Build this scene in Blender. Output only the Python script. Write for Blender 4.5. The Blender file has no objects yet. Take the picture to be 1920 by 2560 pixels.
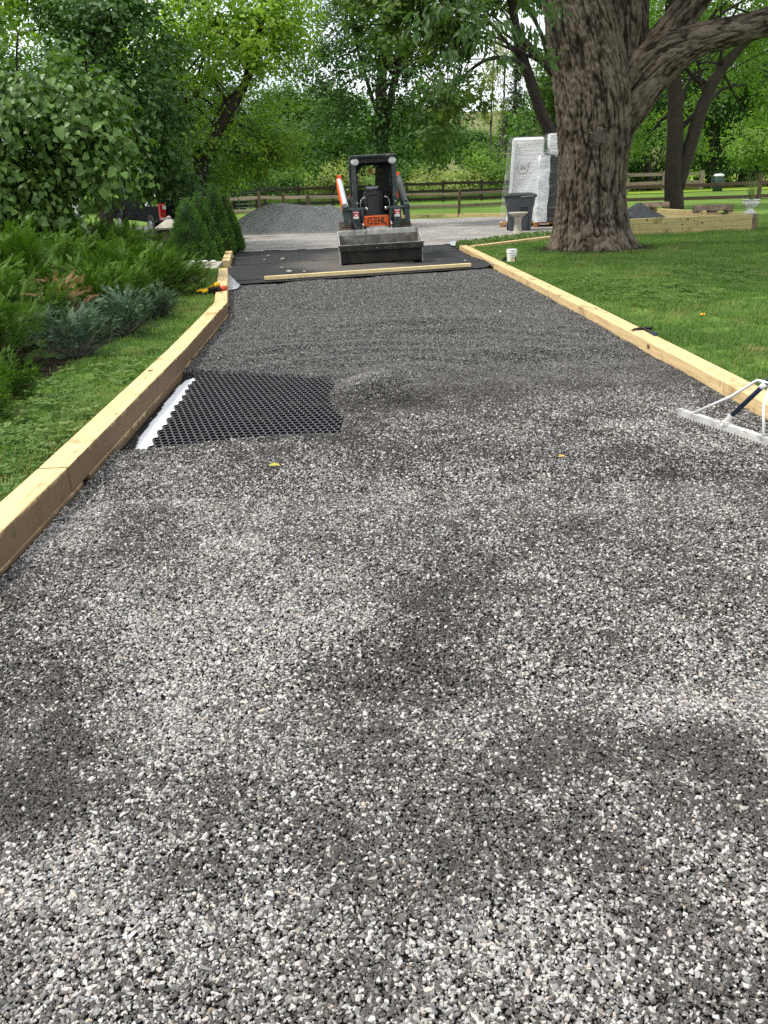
import bpy, bmesh, math, random
import numpy as np
from mathutils import Vector, Matrix, Euler

S = bpy.context.scene
COL = S.collection
RNG = np.random.default_rng(7)
rad = math.radians

# ------------------------------------------------------------------ camera
CAM_H, PITCH, ROLL, FPX = 1.5, 21.94, -2.0, 2072.0
cam_d = bpy.data.cameras.new("camera"); cam = bpy.data.objects.new("camera", cam_d); COL.objects.link(cam)
cam_d.sensor_fit = 'VERTICAL'; cam_d.sensor_height = 36.0; cam_d.sensor_width = 27.0
cam_d.lens = 36.0 * FPX / 2560.0
cam_d.clip_start = 0.05; cam_d.clip_end = 2000
cam.location = (0, 0, CAM_H)
cam.rotation_euler = (Matrix.Rotation(rad(90 - PITCH), 3, 'X') @ Matrix.Rotation(rad(ROLL), 3, 'Z')).to_euler()
S.camera = cam

# ------------------------------------------------------------------ world, sun, exposure
SUN_DIR = Vector((-0.64, -0.06, 1.08)).normalized()
w = bpy.data.worlds.new("World"); S.world = w; w.use_nodes = True
nt = w.node_tree; nt.nodes.clear()
out = nt.nodes.new('ShaderNodeOutputWorld')
sky = nt.nodes.new('ShaderNodeTexSky'); sky.sky_type = 'NISHITA'; sky.sun_disc = False
sky.sun_elevation = math.asin(SUN_DIR.z); sky.sun_rotation = math.atan2(SUN_DIR.x, SUN_DIR.y)
b1 = nt.nodes.new('ShaderNodeBackground'); b1.inputs[1].default_value = 0.13
b2 = nt.nodes.new('ShaderNodeBackground'); b2.inputs[0].default_value = (0.93, 0.97, 1.0, 1); b2.inputs[1].default_value = 1.15
tc = nt.nodes.new('ShaderNodeTexCoord'); nz = nt.nodes.new('ShaderNodeTexNoise')
nz.inputs['Scale'].default_value = 2.6; nz.inputs['Detail'].default_value = 5
rp = nt.nodes.new('ShaderNodeValToRGB'); rp.color_ramp.elements[0].position = 0.30; rp.color_ramp.elements[1].position = 0.52
mx = nt.nodes.new('ShaderNodeMixShader'); L = nt.links.new
L(tc.outputs['Generated'], nz.inputs['Vector']); L(nz.outputs['Fac'], rp.inputs[0]); L(rp.outputs[0], mx.inputs[0])
L(sky.outputs[0], b1.inputs[0]); L(b1.outputs[0], mx.inputs[1]); L(b2.outputs[0], mx.inputs[2]); L(mx.outputs[0], out.inputs[0])
sun_d = bpy.data.lights.new("sun", 'SUN'); sun = bpy.data.objects.new("sun", sun_d); COL.objects.link(sun)
sun_d.energy = 2.5; sun_d.angle = rad(8); sun_d.color = (1.0, 0.95, 0.86)
sun.rotation_euler = SUN_DIR.to_track_quat('Z', 'Y').to_euler(); sun.location = (-10, -5, 20)
S.view_settings.view_transform = 'Standard'; S.view_settings.look = 'None'
S.view_settings.exposure = 0.5; S.view_settings.gamma = 1.0; S.view_settings.use_curve_mapping = False
S.render.engine = 'CYCLES'
cy = S.cycles
cy.max_bounces = 6; cy.diffuse_bounces = 3; cy.glossy_bounces = 3; cy.transmission_bounces = 5; cy.transparent_max_bounces = 8
cy.caustics_reflective = False; cy.caustics_refractive = False; cy.use_denoising = False

# ------------------------------------------------------------------ pixel -> world helpers (photo pixels, 1920 x 2560)
_R = np.array(cam.rotation_euler.to_matrix())
def ray(px, py): return _R @ np.array([(px - 960) / FPX, -(py - 1280) / FPX, -1.0])
def G(px, py, z=0.0):
    d = ray(px, py); t = (z - CAM_H) / d[2]; return np.array([d[0] * t, d[1] * t, z])
def D(px, py, Y):
    d = ray(px, py); return np.array([0, 0, CAM_H]) + d * (Y / d[1])
def proj(P):
    q = (np.atleast_2d(P) - np.array([0, 0, CAM_H])) @ _R
    return 960 + FPX * q[:, 0] / -q[:, 2], 1280 - FPX * q[:, 1] / -q[:, 2], -q[:, 2]

# ------------------------------------------------------------------ numpy noise
def _hash(ix, iy, iz, s):
    n = (ix * 374761393 + iy * 668265263 + iz * 2147483647 + s * 974634777) & 0xffffffff
    n = ((n ^ (n >> 13)) * 1274126177) & 0xffffffff
    n = n ^ (n >> 16)
    return (n & 0xffffff) / float(0xffffff)
def vnoise(p, s=0):
    p = np.asarray(p, float); i = np.floor(p).astype(np.int64); f = p - i; f = f * f * (3 - 2 * f)
    r = 0
    for dx in (0, 1):
        for dy in (0, 1):
            for dz in (0, 1):
                wgt = (f[:, 0] if dx else 1 - f[:, 0]) * (f[:, 1] if dy else 1 - f[:, 1]) * (f[:, 2] if dz else 1 - f[:, 2])
                r = r + wgt * _hash(i[:, 0] + dx, i[:, 1] + dy, i[:, 2] + dz, s)
    return r
def fbm(p, o=4, s=0):
    p = np.asarray(p, float); a, t, r = 1.0, 0, 0
    for k in range(o):
        r = r + a * vnoise(p * 2 ** k + 17.3 * k, s + k); t += a; a *= 0.5
    return r / t
def n2(x, y, sc, o=3, s=0): return fbm(np.stack([np.asarray(x) * sc, np.asarray(y) * sc, np.zeros_like(np.asarray(x, float)) + 0.37], 1), o, s)

# ------------------------------------------------------------------ mesh builder
def curve(pts, n):
    p = np.array(pts, float); t = np.linspace(0, len(p) - 1, n); i = np.clip(t.astype(int), 0, len(p) - 2); f = t - i
    a = p[np.clip(i - 1, 0, None)]; b = p[i]; c = p[i + 1]; d = p[np.clip(i + 2, None, len(p) - 1)]; f = f[:, None]
    return 0.5 * (2 * b + (c - a) * f + (2 * a - 5 * b + 4 * c - d) * f ** 2 + (3 * b - a - 3 * c + d) * f ** 3)
def rotz(a): return np.array([[math.cos(a), -math.sin(a), 0], [math.sin(a), math.cos(a), 0], [0, 0, 1.0]])
class MB:
    def __init__(s): s.v = []; s.f = []; s.n = 0
    def add(s, v, f):
        v = [tuple(map(float, q)) for q in v]; s.v += v; s.f += [tuple(int(i) + s.n for i in q) for q in f]; s.n += len(v); return s
    def box(s, c, d, R=None):
        h = np.array(d) / 2; c = np.array(c, float)
        v = np.array([[x, y, z] for x in (-1, 1) for y in (-1, 1) for z in (-1, 1)]) * h
        if R is not None: v = v @ np.array(R).T
        return s.add(v + c, [(0, 1, 3, 2), (4, 6, 7, 5), (0, 4, 5, 1), (2, 3, 7, 6), (0, 2, 6, 4), (1, 5, 7, 3)])
    def bar(s, a, b, wd, h, up=(0, 0, 1)):
        a = np.array(a, float); b = np.array(b, float); x = b - a; l = np.linalg.norm(x); x /= l
        y = np.cross(up, x); y /= np.linalg.norm(y); z = np.cross(x, y)
        return s.box((a + b) / 2, (l, wd, h), np.stack([x, y, z], 1))
    def tube(s, pts, r, n=8, caps=True):
        p = np.array(pts, float); m = len(p); r = np.ones(m) * r
        t = np.gradient(p, axis=0); t /= np.linalg.norm(t, axis=1)[:, None]
        ref = np.array([0, 0, 1.0]) if abs(t[0][2]) < 0.9 else np.array([1.0, 0, 0])
        u = np.cross(t[0], ref); u /= np.linalg.norm(u); V = []
        for i in range(m):
            u = u - t[i] * np.dot(u, t[i]); u /= np.linalg.norm(u); w_ = np.cross(t[i], u)
            for k in range(n):
                a = 2 * math.pi * k / n; V.append(p[i] + r[i] * (math.cos(a) * u + math.sin(a) * w_))
        F = [(i * n + k, i * n + (k + 1) % n, (i + 1) * n + (k + 1) % n, (i + 1) * n + k) for i in range(m - 1) for k in range(n)]
        if caps: F += [tuple(range(n))[::-1], tuple((m - 1) * n + k for k in range(n))]
        return s.add(V, F)
    def lathe(s, prof, n=24, c=(0, 0, 0), flute=None, caps=True):
        V = []; m = len(prof)
        for j, (r, z) in enumerate(prof):
            for k in range(n):
                a = 2 * math.pi * k / n; rr = r * (1 + (flute(j, a) if flute else 0)); V.append((c[0] + rr * math.cos(a), c[1] + rr * math.sin(a), c[2] + z))
        F = [(i * n + k, i * n + (k + 1) % n, (i + 1) * n + (k + 1) % n, (i + 1) * n + k) for i in range(m - 1) for k in range(n)]
        if caps: F += [tuple(range(n))[::-1], tuple((m - 1) * n + k for k in range(n))]
        return s.add(V, F)
    def prism(s, poly, x0, x1, axis='x'):
        m = len(poly); V = []
        for q in (x0, x1):
            for a, b in poly: V.append((q, a, b) if axis == 'x' else (a, q, b) if axis == 'y' else (a, b, q))
        F = [tuple(range(m))[::-1], tuple(range(m, 2 * m))] + [(i, (i + 1) % m, m + (i + 1) % m, m + i) for i in range(m)]
        return s.add(V, F)
    def ball(s, c, r, n=12, m=8):
        r = np.ones(3) * r
        prof = [(math.sin(math.pi * j / m) + 1e-4, -math.cos(math.pi * j / m)) for j in range(m + 1)]
        k = s.n; s.lathe(prof, n); q = np.array(s.v[k:]) * r + np.array(c); s.v[k:] = [tuple(a) for a in q]; return s
    def build(s, name, m, parent=None, smooth=False, bevel=0, loc=None, fixn=True):
        me = bpy.data.meshes.new(name); me.from_pydata(s.v, [], s.f)
        if fixn:
            bm = bmesh.new(); bm.from_mesh(me); bmesh.ops.recalc_face_normals(bm, faces=bm.faces); bm.to_mesh(me); bm.free()
        return link(name, me, m, parent, smooth, bevel, loc)
def link(name, me, m, parent=None, smooth=False, bevel=0, loc=None):
    me.update()
    if m is not None: me.materials.append(m)
    if smooth: me.polygons.foreach_set('use_smooth', [True] * len(me.polygons))
    o = bpy.data.objects.new(name, me); COL.objects.link(o)
    if parent is not None: o.parent = parent
    if loc is not None: o.location = loc
    if bevel:
        b = o.modifiers.new('edge', 'BEVEL'); b.width = bevel; b.segments = 2; b.limit_method = 'ANGLE'; b.angle_limit = rad(40)
    return o
def raw(name, V, F, m, parent=None, smooth=False, loc=None, attrs=None):
    """V (n,3) numpy, F (k, 3 or 4) numpy"""
    me = bpy.data.meshes.new(name); V = np.asarray(V, np.float32); F = np.asarray(F, np.int32); k = F.shape[1]
    me.vertices.add(len(V)); me.vertices.foreach_set('co', V.ravel())
    me.loops.add(F.size); me.loops.foreach_set('vertex_index', F.ravel())
    me.polygons.add(len(F)); me.polygons.foreach_set('loop_start', np.arange(0, F.size, k, dtype=np.int32))
    for nm, arr in (attrs or {}).items():
        a = me.attributes.new(nm, 'FLOAT', 'POINT'); a.data.foreach_set('value', np.asarray(arr, np.float32))
    me.update(calc_edges=True); me.validate()
    return link(name, me, m, parent, smooth, 0, loc)
def tag(o, label=None, cat=None, group=None, kind=None):
    if label: o['label'] = label
    if cat: o['category'] = cat
    if group: o['group'] = group
    if kind: o['kind'] = kind
    return o
def thing(name, label, cat, loc=(0, 0, 0), rz=0.0, group=None):
    o = bpy.data.objects.new(name, None); COL.objects.link(o); o.location = tuple(map(float, loc)); o.rotation_euler = (0, 0, rz)
    o.empty_display_size = 0.1
    return tag(o, label, cat, group)
def dup(root, loc, rz, label, name=None):
    r = root.copy(); COL.objects.link(r); r.location = loc; r.rotation_euler = (0, 0, rz); r['label'] = label
    for ch in list(root.children):
        c = ch.copy(); COL.objects.link(c); c.parent = r
        for g in ch.children:
            d = g.copy(); COL.objects.link(d); d.parent = c
    return r

# ------------------------------------------------------------------ materials
class NT:
    def __init__(s, name):
        s.m = bpy.data.materials.new(name); s.m.use_nodes = True; s.t = s.m.node_tree; s.n = s.t.nodes
        s.b = s.n['Principled BSDF']; s.out = s.n['Material Output']; s._c = None
    def new(s, t, **kw):
        q = s.n.new(t)
        for k, v in kw.items():
            if k in q.inputs: q.inputs[k].default_value = v
            else: setattr(q, k, v)
        return q
    def l(s, a, b): s.t.links.new(a, b)
    def coord(s, scale=(1, 1, 1), which='Object', rnd=False):
        c = s.new('ShaderNodeTexCoord'); mp = s.new('ShaderNodeMapping'); mp.inputs['Scale'].default_value = scale
        s.l(c.outputs[which], mp.inputs['Vector'])
        if rnd:
            oi = s.new('ShaderNodeObjectInfo'); mu = s.new('ShaderNodeMath', operation='MULTIPLY'); mu.inputs[1].default_value = 37.0
            s.l(oi.outputs['Random'], mu.inputs[0]); s.l(mu.outputs[0], mp.inputs['Location'])
        return mp.outputs[0]
    def noise(s, vec, scale, detail=4, rough=0.55, dist=0.0):
        q = s.new('ShaderNodeTexNoise'); q.inputs['Scale'].default_value = scale; q.inputs['Detail'].default_value = detail
        q.inputs['Roughness'].default_value = rough; q.inputs['Distortion'].default_value = dist
        s.l(vec, q.inputs['Vector']); return q.outputs['Fac']
    def ramp(s, fac, stops):
        q = s.new('ShaderNodeValToRGB'); e = q.color_ramp.elements
        while len(e) < len(stops): e.new(0.5)
        for el, (p, c) in zip(e, stops): el.position = p; el.color = (*c, 1) if len(c) == 3 else c
        s.l(fac, q.inputs[0]); return q.outputs[0]
    def mix(s, fac, a, b, mode='MIX'):
        q = s.new('ShaderNodeMix', data_type='RGBA', blend_type=mode)
        for x, i in ((fac, 0), (a, 6), (b, 7)):
            if hasattr(x, 'links'): s.l(x, q.inputs[i])
            else: q.inputs[i].default_value = x if i == 0 else (*x, 1)
        return q.outputs[2]
    def bump(s, h, strength=0.5, dist=0.02, prev=None):
        q = s.new('ShaderNodeBump'); q.inputs['Strength'].default_value = strength; q.inputs['Distance'].default_value = dist
        s.l(h, q.inputs['Height'])
        if prev is not None: s.l(prev, q.inputs['Normal'])
        return q.outputs[0]
    def attr(s, name, typ='GEOMETRY'):
        q = s.new('ShaderNodeAttribute', attribute_name=name, attribute_type=typ); return q.outputs['Fac']
    def done(s, col=None, rough=0.6, metal=0.0, normal=None, spec=0.4):
        for v, k in ((col, 'Base Color'), (rough, 'Roughness'), (metal, 'Metallic'), (spec, 'Specular IOR Level')):
            if v is None: continue
            if hasattr(v, 'links'): s.l(v, s.b.inputs[k])
            elif k == 'Base Color': s.b.inputs[k].default_value = (*v, 1)
            else: s.b.inputs[k].default_value = v
        if normal is not None: s.l(normal, s.b.inputs['Normal'])
        return s.m
def paint(name, col, rough=0.5, metal=0.0, var=0.25, scale=6.0, dirt=None, dirt_amt=0.4, bump=0.1):
    q = NT(name); v = q.coord(rnd=True); n = q.noise(v, scale, 6, 0.6)
    a = tuple(c * (1 - var) for c in col); b = tuple(min(1, c * (1 + var)) for c in col)
    c = q.ramp(n, [(0.3, a), (0.7, b)])
    if dirt:
        n_ = q.noise(v, scale * 0.7 + 1.3, 8, 0.65); f = q.ramp(n_, [(0.62 - dirt_amt * 0.35, (0, 0, 0)), (0.75 - dirt_amt * 0.2, (1, 1, 1))]); c = q.mix(f, c, dirt)
    r = q.ramp(n, [(0.2, (rough * 0.8,) * 3), (0.8, (min(1, rough * 1.2),) * 3)])
    return q.done(c, r, metal, q.bump(q.noise(v, scale * 8, 3), bump, 0.004) if bump else None)
def leaf_mat(name, lo, hi, trans=0.35, rough=0.5, spec=0.3, tgain=1.5):
    q = NT(name); t = q.attr('tint'); c = q.ramp(t, [(0.0, lo), (0.55, tuple((a + b) / 2 for a, b in zip(lo, hi))), (1.0, hi)])
    q.done(c, rough, 0, None, spec)
    tr = q.new('ShaderNodeBsdfTranslucent'); g = q.mix(1.0, c, (1.0 * tgain, 1.25 * tgain, 0.45 * tgain), 'MULTIPLY'); q.l(g, tr.inputs[0])
    ms = q.new('ShaderNodeMixShader'); ms.inputs[0].default_value = trans
    q.l(q.b.outputs[0], ms.inputs[1]); q.l(tr.outputs[0], ms.inputs[2]); q.l(ms.outputs[0], q.out.inputs[0])
    return q.m
def timber_mat(name, base, dark, mud=0.0, knots=True):
    q = NT(name); v = q.coord((0.7, 14, 14), rnd=True); v2 = q.coord((1, 1, 1), rnd=True)
    g = q.noise(v, 3.2, 5, 0.55, 0.8); c = q.ramp(g, [(0.25, dark), (0.5, base), (0.75, tuple(min(1, x * 1.15) for x in base))])
    st = q.noise(v2, 3.0, 5, 0.7); c = q.mix(q.ramp(st, [(0.57, (0, 0, 0)), (0.66, (0.6,) * 3)]), c, tuple(x * 0.55 for x in dark))
    if knots:
        vo = q.new('ShaderNodeTexVoronoi'); vo.inputs['Scale'].default_value = 6.0; vm = q.coord((0.55, 1.0, 1.0), rnd=True); q.l(vm, vo.inputs['Vector'])
        c = q.mix(q.ramp(vo.outputs['Distance'], [(0.08, (0.95,) * 3), (0.17, (0, 0, 0))]), c, (0.12, 0.05, 0.022))
    sp = q.noise(q.coord((0.6, 1, 1), rnd=True), 13.0, 4, 0.6); c = q.mix(q.ramp(sp, [(0.655, (0, 0, 0)), (0.70, (0.75,) * 3)]), c, (0.22, 0.105, 0.045))
    if mud:
        geo = q.new('ShaderNodeNewGeometry'); sx = q.new('ShaderNodeSeparateXYZ'); tcn = q.new('ShaderNodeTexCoord'); q.l(tcn.outputs['Object'], sx.inputs[0])
        nm = q.noise(v2, 5.0, 7, 0.7); ad = q.new('ShaderNodeMath', operation='MULTIPLY_ADD'); ad.inputs[1].default_value = -4.5; q.l(sx.outputs['Z'], ad.inputs[0]); q.l(nm, ad.inputs[2])
        sn = q.new('ShaderNodeSeparateXYZ'); q.l(geo.outputs['Normal'], sn.inputs[0])
        up = q.ramp(sn.outputs['Z'], [(0.3, (1, 1, 1)), (0.7, (0, 0, 0))])
        f = q.ramp(ad.outputs[0], [(0.02, (0, 0, 0)), (0.24, (mud,) * 3)]); c = q.mix(q.mix(1.0, f, up, 'MULTIPLY'), c, (0.13, 0.082, 0.052))
    return q.done(c, 0.75, 0, q.bump(g, 0.25, 0.006), 0.25)

M = {}
M['timber'] = timber_mat('pale_pine', (0.69, 0.51, 0.265), (0.50, 0.335, 0.15))
M['timber_muddy'] = timber_mat('pale_pine_muddy', (0.71, 0.525, 0.27), (0.52, 0.35, 0.16), mud=0.92)
M['board'] = timber_mat('board_pine', (0.78, 0.62, 0.33), (0.62, 0.45, 0.2), knots=False)
M['treated'] = timber_mat('treated_pine', (0.52, 0.42, 0.20), (0.36, 0.27, 0.11))
M['dark_rail'] = paint('dark_rail', (0.030, 0.022, 0.016), 0.8, var=0.5, scale=3)
M['grey_rail'] = timber_mat('weathered_rail', (0.27, 0.215, 0.16), (0.13, 0.095, 0.065), knots=False)
M['brown_rail'] = timber_mat('brown_rail', (0.14, 0.095, 0.065), (0.065, 0.043, 0.03), knots=False)
M['pallet_wood'] = timber_mat('pallet_wood', (0.50, 0.25, 0.10), (0.30, 0.13, 0.05), knots=False)
M['black_plastic'] = paint('black_plastic', (0.012, 0.012, 0.014), 0.45, var=0.2, dirt=(0.10, 0.095, 0.09), dirt_amt=0.12)
M['grid_rim'] = paint('grid_rim', (0.15, 0.15, 0.16), 0.5, var=0.25, scale=9)
M['white_cloth'] = paint('white_geotextile', (0.80, 0.81, 0.84), 0.85, var=0.06, scale=5, dirt=(0.45, 0.43, 0.40), dirt_amt=0.1)
M['bin'] = paint('bin_plastic', (0.085, 0.097, 0.112), 0.5, var=0.18, scale=4, dirt=(0.13, 0.13, 0.13), dirt_amt=0.1)
M['bin_lid'] = paint('bin_lid_plastic', (0.025, 0.027, 0.03), 0.5, var=0.2)
M['concrete'] = paint('concrete', (0.42, 0.39, 0.33), 0.9, var=0.22, scale=9, dirt=(0.20, 0.19, 0.13), dirt_amt=0.25, bump=0.5)
M['urn'] = paint('urn_white', (0.74, 0.74, 0.72), 0.55, var=0.08, scale=8, dirt=(0.42, 0.41, 0.36), dirt_amt=0.12)
M['stone_brown'] = paint('brown_block', (0.21, 0.155, 0.11), 0.95, var=0.45, scale=7, dirt=(0.10, 0.075, 0.055), dirt_amt=0.35, bump=0.9)
M['slate'] = paint('slate_paint', (0.030, 0.045, 0.047), 0.42, var=0.25, scale=5, dirt=(0.15, 0.145, 0.13), dirt_amt=0.22)
M['orange'] = paint('orange_paint', (0.80, 0.115, 0.008), 0.4, var=0.1, scale=5, dirt=(0.30, 0.13, 0.06), dirt_amt=0.15)
M['cab_black'] = paint('cab_black', (0.010, 0.011, 0.012), 0.6, var=0.3)
M['seat_vinyl'] = paint('seat_vinyl', (0.028, 0.028, 0.028), 0.42, var=0.25, scale=7)
M['arm_grey'] = paint('arm_grey', (0.50, 0.54, 0.60), 0.35, var=0.1, scale=4, dirt=(0.28, 0.27, 0.25), dirt_amt=0.2)
M['worn_steel'] = paint('worn_steel', (0.46, 0.45, 0.42), 0.5, 0.2, var=0.3, scale=6, dirt=(0.10, 0.085, 0.07), dirt_amt=0.3)
M['bucket_dark'] = paint('bucket_dark', (0.020, 0.018, 0.016), 0.75, 0.0, var=0.5, scale=4, dirt=(0.05, 0.043, 0.036), dirt_amt=0.4)
M['bucket_inner'] = paint('bucket_inner', (0.11, 0.10, 0.085), 0.8, 0.1, var=0.45, scale=6, dirt=(0.24, 0.22, 0.19), dirt_amt=0.3)
M['track_mud'] = paint('muddy_rubber', (0.13, 0.095, 0.07), 0.95, var=0.4, scale=8, dirt=(0.05, 0.045, 0.042), dirt_amt=0.35, bump=0.6)
M['chrome'] = paint('chrome', (0.6, 0.6, 0.6), 0.2, 1.0, var=0.08)
M['lens'] = paint('lamp_lens', (0.62, 0.63, 0.62), 0.22, 0.0, var=0.25, scale=22)
M['white_paint'] = paint('white_paint', (0.78, 0.78, 0.78), 0.5, var=0.06)
M['red_paint'] = paint('red_paint', (0.55, 0.03, 0.035), 0.45, var=0.12)
M['yellow_paint'] = paint('yellow_paint', (0.85, 0.42, 0.02), 0.5, var=0.1)
M['ink'] = paint('ink', (0.02, 0.02, 0.022), 0.6, var=0.2)
M['grey_ink'] = paint('grey_ink', (0.17, 0.17, 0.18), 0.7, var=0.2)
M['alu'] = paint('dirty_aluminium', (0.62, 0.61, 0.58), 0.5, 0.25, var=0.2, scale=14, dirt=(0.20, 0.19, 0.17), dirt_amt=0.32)
M['navy'] = paint('navy_rubber', (0.012, 0.022, 0.055), 0.5, var=0.2)
M['dark_steel'] = paint('dark_steel', (0.02, 0.02, 0.022), 0.4, 0.6, var=0.3)
M['truck_black'] = paint('truck_black', (0.006, 0.007, 0.008), 0.6, var=0.2, bump=0)
M['taillight'] = paint('taillight', (0.42, 0.012, 0.012), 0.12, var=0.25, bump=0)
M['siding'] = paint('white_siding', (0.80, 0.81, 0.84), 0.6, var=0.04)
M['shingle'] = paint('roof_shingle', (0.20, 0.19, 0.20), 0.9, var=0.3, scale=14)
M['window_glass'] = paint('dark_window', (0.03, 0.035, 0.04), 0.08, var=0.1, bump=0)
M['copper_green'] = paint('green_post', (0.03, 0.06, 0.05), 0.5, var=0.2)
M['tan_wall'] = paint('tan_wall', (0.62, 0.40, 0.26), 0.9, var=0.12)
M['glove_yellow'] = paint('glove_yellow', (0.85, 0.48, 0.02), 0.85, var=0.2, scale=30)
M['glove_black'] = paint('glove_black', (0.018, 0.014, 0.012), 0.8, var=0.3, scale=30)
M['glove_red'] = paint('glove_red', (0.62, 0.09, 0.05), 0.7, var=0.2, scale=30)
q = NT('wrapped_board'); v = q.coord(); n1 = q.noise(v, 2.0, 3); n3 = q.noise(q.coord((0.6, 0.6, 9.0)), 1.0, 3, 0.6, 0.3)
M['goods'] = q.done(q.ramp(n1, [(0.3, (0.66, 0.65, 0.65)), (0.7, (0.80, 0.79, 0.79))]), 0.75, 0, q.bump(n3, 0.6, 0.05), 0.2)
M['truck_black'].node_tree.nodes['Principled BSDF'].inputs['Specular IOR Level'].default_value = 0.06

# ================================================================== SETTING
XL = np.array([[-4, -1.60], [3.1, -1.61], [6.67, -1.67], [10.32, -1.81], [15.2, -2.62], [16.6, -2.80], [19.2, -3.06], [20.6, -3.3], [60, -3.3]])
XR = np.array([[-4, 2.78], [5.82, 2.42], [9.45, 2.29], [18.75, 1.83], [60, 1.83]])
def xl(y): return np.interp(y, XL[:, 0], XL[:, 1])
def xr(y): return np.interp(y, XR[:, 0], XR[:, 1])
def sstep(a, b, x): t = np.clip((x - a) / (b - a), 0, 1); return t * t * (3 - 2 * t)
def inpoly(P, x, y):
    r = np.zeros(len(x), bool); m = len(P)
    for i in range(m):
        x1, y1 = P[i]; x2, y2 = P[(i + 1) % m]
        c = ((y1 > y) != (y2 > y)) & (x < (x2 - x1) * (y - y1) / (y2 - y1 + 1e-12) + x1); r ^= c
    return r
def ground_z(x, y):
    left = np.where(x < xl(y) - 0.12, 1, 0); right = np.where(x > xr(y) + 0.12, 1, 0)
    zl = 0.10 * sstep(-16, -5, x) * sstep(19.5, 15, y); zr = 0.035 * sstep(8, 3.2, x) * sstep(21, 17, y)
    z = np.where(left == 1, zl, np.where(right == 1, zr, -0.16))
    z = np.where((y > 20.7), -0.0 + 0 * z, z)
    return z + np.where(y > 90, (y - 90) * 0.035, 0)
def sheet(name, xs, ys, zf, m, keep=None, smooth=True):
    X, Y = np.meshgrid(xs, ys); x = X.ravel(); y = Y.ravel(); z = zf(x, y); nx = len(xs); ny = len(ys)
    i = np.arange(nx * ny).reshape(ny, nx); F = np.stack([i[:-1, :-1].ravel(), i[:-1, 1:].ravel(), i[1:, 1:].ravel(), i[1:, :-1].ravel()], 1)
    if keep is not None: F = F[keep(x[F].mean(1), y[F].mean(1))]
    return raw(name, np.stack([x, y, z], 1), F, m, smooth=smooth)

q = NT('lawn'); v = q.coord(); n1 = q.noise(v, 0.35, 4); n3 = q.noise(v, 9.0, 6, 0.7); n4 = q.noise(v, 60, 3)
c = q.ramp(n1, [(0.3, (0.105, 0.185, 0.032)), (0.7, (0.165, 0.265, 0.052))]); c = q.mix(q.ramp(n3, [(0.4, (0, 0, 0)), (0.75, (0.6,) * 3)]), c, (0.075, 0.125, 0.020))
M['lawn'] = q.done(c, 0.9, 0, q.bump(n4, 0.6, 0.03, q.bump(n3, 0.5, 0.04)), 0.1)
q = NT('dusty_gravel'); v = q.coord((1, 2.2, 1)); n1 = q.noise(v, 0.9, 8, 0.7, 0.4); n3 = q.noise(q.coord(), 55, 4, 0.8); n5 = q.noise(q.coord((0.5, 3.0, 1)), 1.1, 7, 0.7)
c = q.ramp(n1, [(0.30, (0.26, 0.235, 0.21)), (0.45, (0.46, 0.43, 0.405)), (0.62, (0.62, 0.59, 0.565))]); c = q.mix(q.ramp(n5, [(0.56, (0, 0, 0)), (0.68, (0.8,) * 3)]), c, (0.12, 0.095, 0.075)); c = q.mix(0.75, c, q.ramp(n3, [(0.25, (0.25,) * 3), (0.75, (1.0,) * 3)]), 'MULTIPLY')
M['yard'] = q.done(c, 0.95, 0, q.bump(n3, 0.8, 0.03, q.bump(n1, 0.6, 0.1)), 0.1)
q = NT('gravel_bed'); v = q.coord(); n3 = q.noise(v, 95, 3, 0.8)
M['bed'] = q.done(q.ramp(n3, [(0.3, (0.012, 0.011, 0.011)), (0.7, (0.06, 0.057, 0.056))]), 0.95, 0, q.bump(n3, 1.0, 0.02), 0.1)
q = NT('meadow'); v = q.coord(); n1 = q.noise(v, 0.5, 6, 0.7); c = q.ramp(n1, [(0.3, (0.16, 0.25, 0.03)), (0.7, (0.27, 0.36, 0.05))]); M['meadow'] = q.done(c, 0.95, 0, q.bump(n1, 0.8, 0.3), 0.1)
q = NT('far_bank'); v = q.coord(); n1 = q.noise(v, 0.15, 5); M['crop'] = q.done(q.ramp(n1, [(0.3, (0.10, 0.12, 0.03)), (0.7, (0.18, 0.17, 0.06))]), 0.95)

def lines(lo, hi, core): return np.unique(np.round(np.concatenate([np.linspace(lo, core[0][0], 14)] + [np.arange(a, b, s) for a, b, s in core] + [np.linspace(core[-1][1], hi, 14)]), 4))
gx = lines(-300, 300, [(-14, -3.6, 0.5), (-3.6, 3.2, 0.06), (3.2, 14, 0.4)]); gy = lines(-12, 420, [(-4, 24, 0.25), (24, 90, 3.0)])
def lawn_z(x, y): return ground_z(x, y) + 0.012 * (n2(x, y, 1.3, 2, 3) - 0.5) * (x > xr(y))
tag(sheet('lawn', gx, gy, lawn_z, M['lawn']), kind='structure')
YARD = [(-3.3, 20.3), (1.75, 20.3), (2.2, 19.7), (5.2, 22.2), (6.6, 25), (6.8, 31), (4.6, 32.7), (-5.5, 34.2), (-16, 36.5), (-16, 21.5), (-5, 20.6)]
ya = np.arange(-16, 7.1, 0.2); yb = np.arange(18, 37, 0.2)
tag(sheet('gravel_yard', ya, yb, lambda x, y: 0.012 + 0.05 * (n2(x, y, 0.8, 4, 9) - 0.3) * (y > 21.5), M['yard'], lambda x, y: inpoly(YARD, x, y + 0.25 * (n2(x, y, 2.0, 3, 5) - 0.5))), kind='structure')
tag(sheet('meadow', np.linspace(-60, 90, 40), np.linspace(57, 105, 25), lambda x, y: 0.03 + 0 * x + np.where(y > 90, (y - 90) * 0.035, 0), M['meadow']), kind='structure')
tag(sheet('distant_hill', np.linspace(-260, 260, 30), np.linspace(125, 300, 12), lambda x, y: (y - 120) * 0.12 - 2 + 2.0 * n2(x, y, 0.02, 2, 2), M['crop']), kind='structure')

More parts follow.
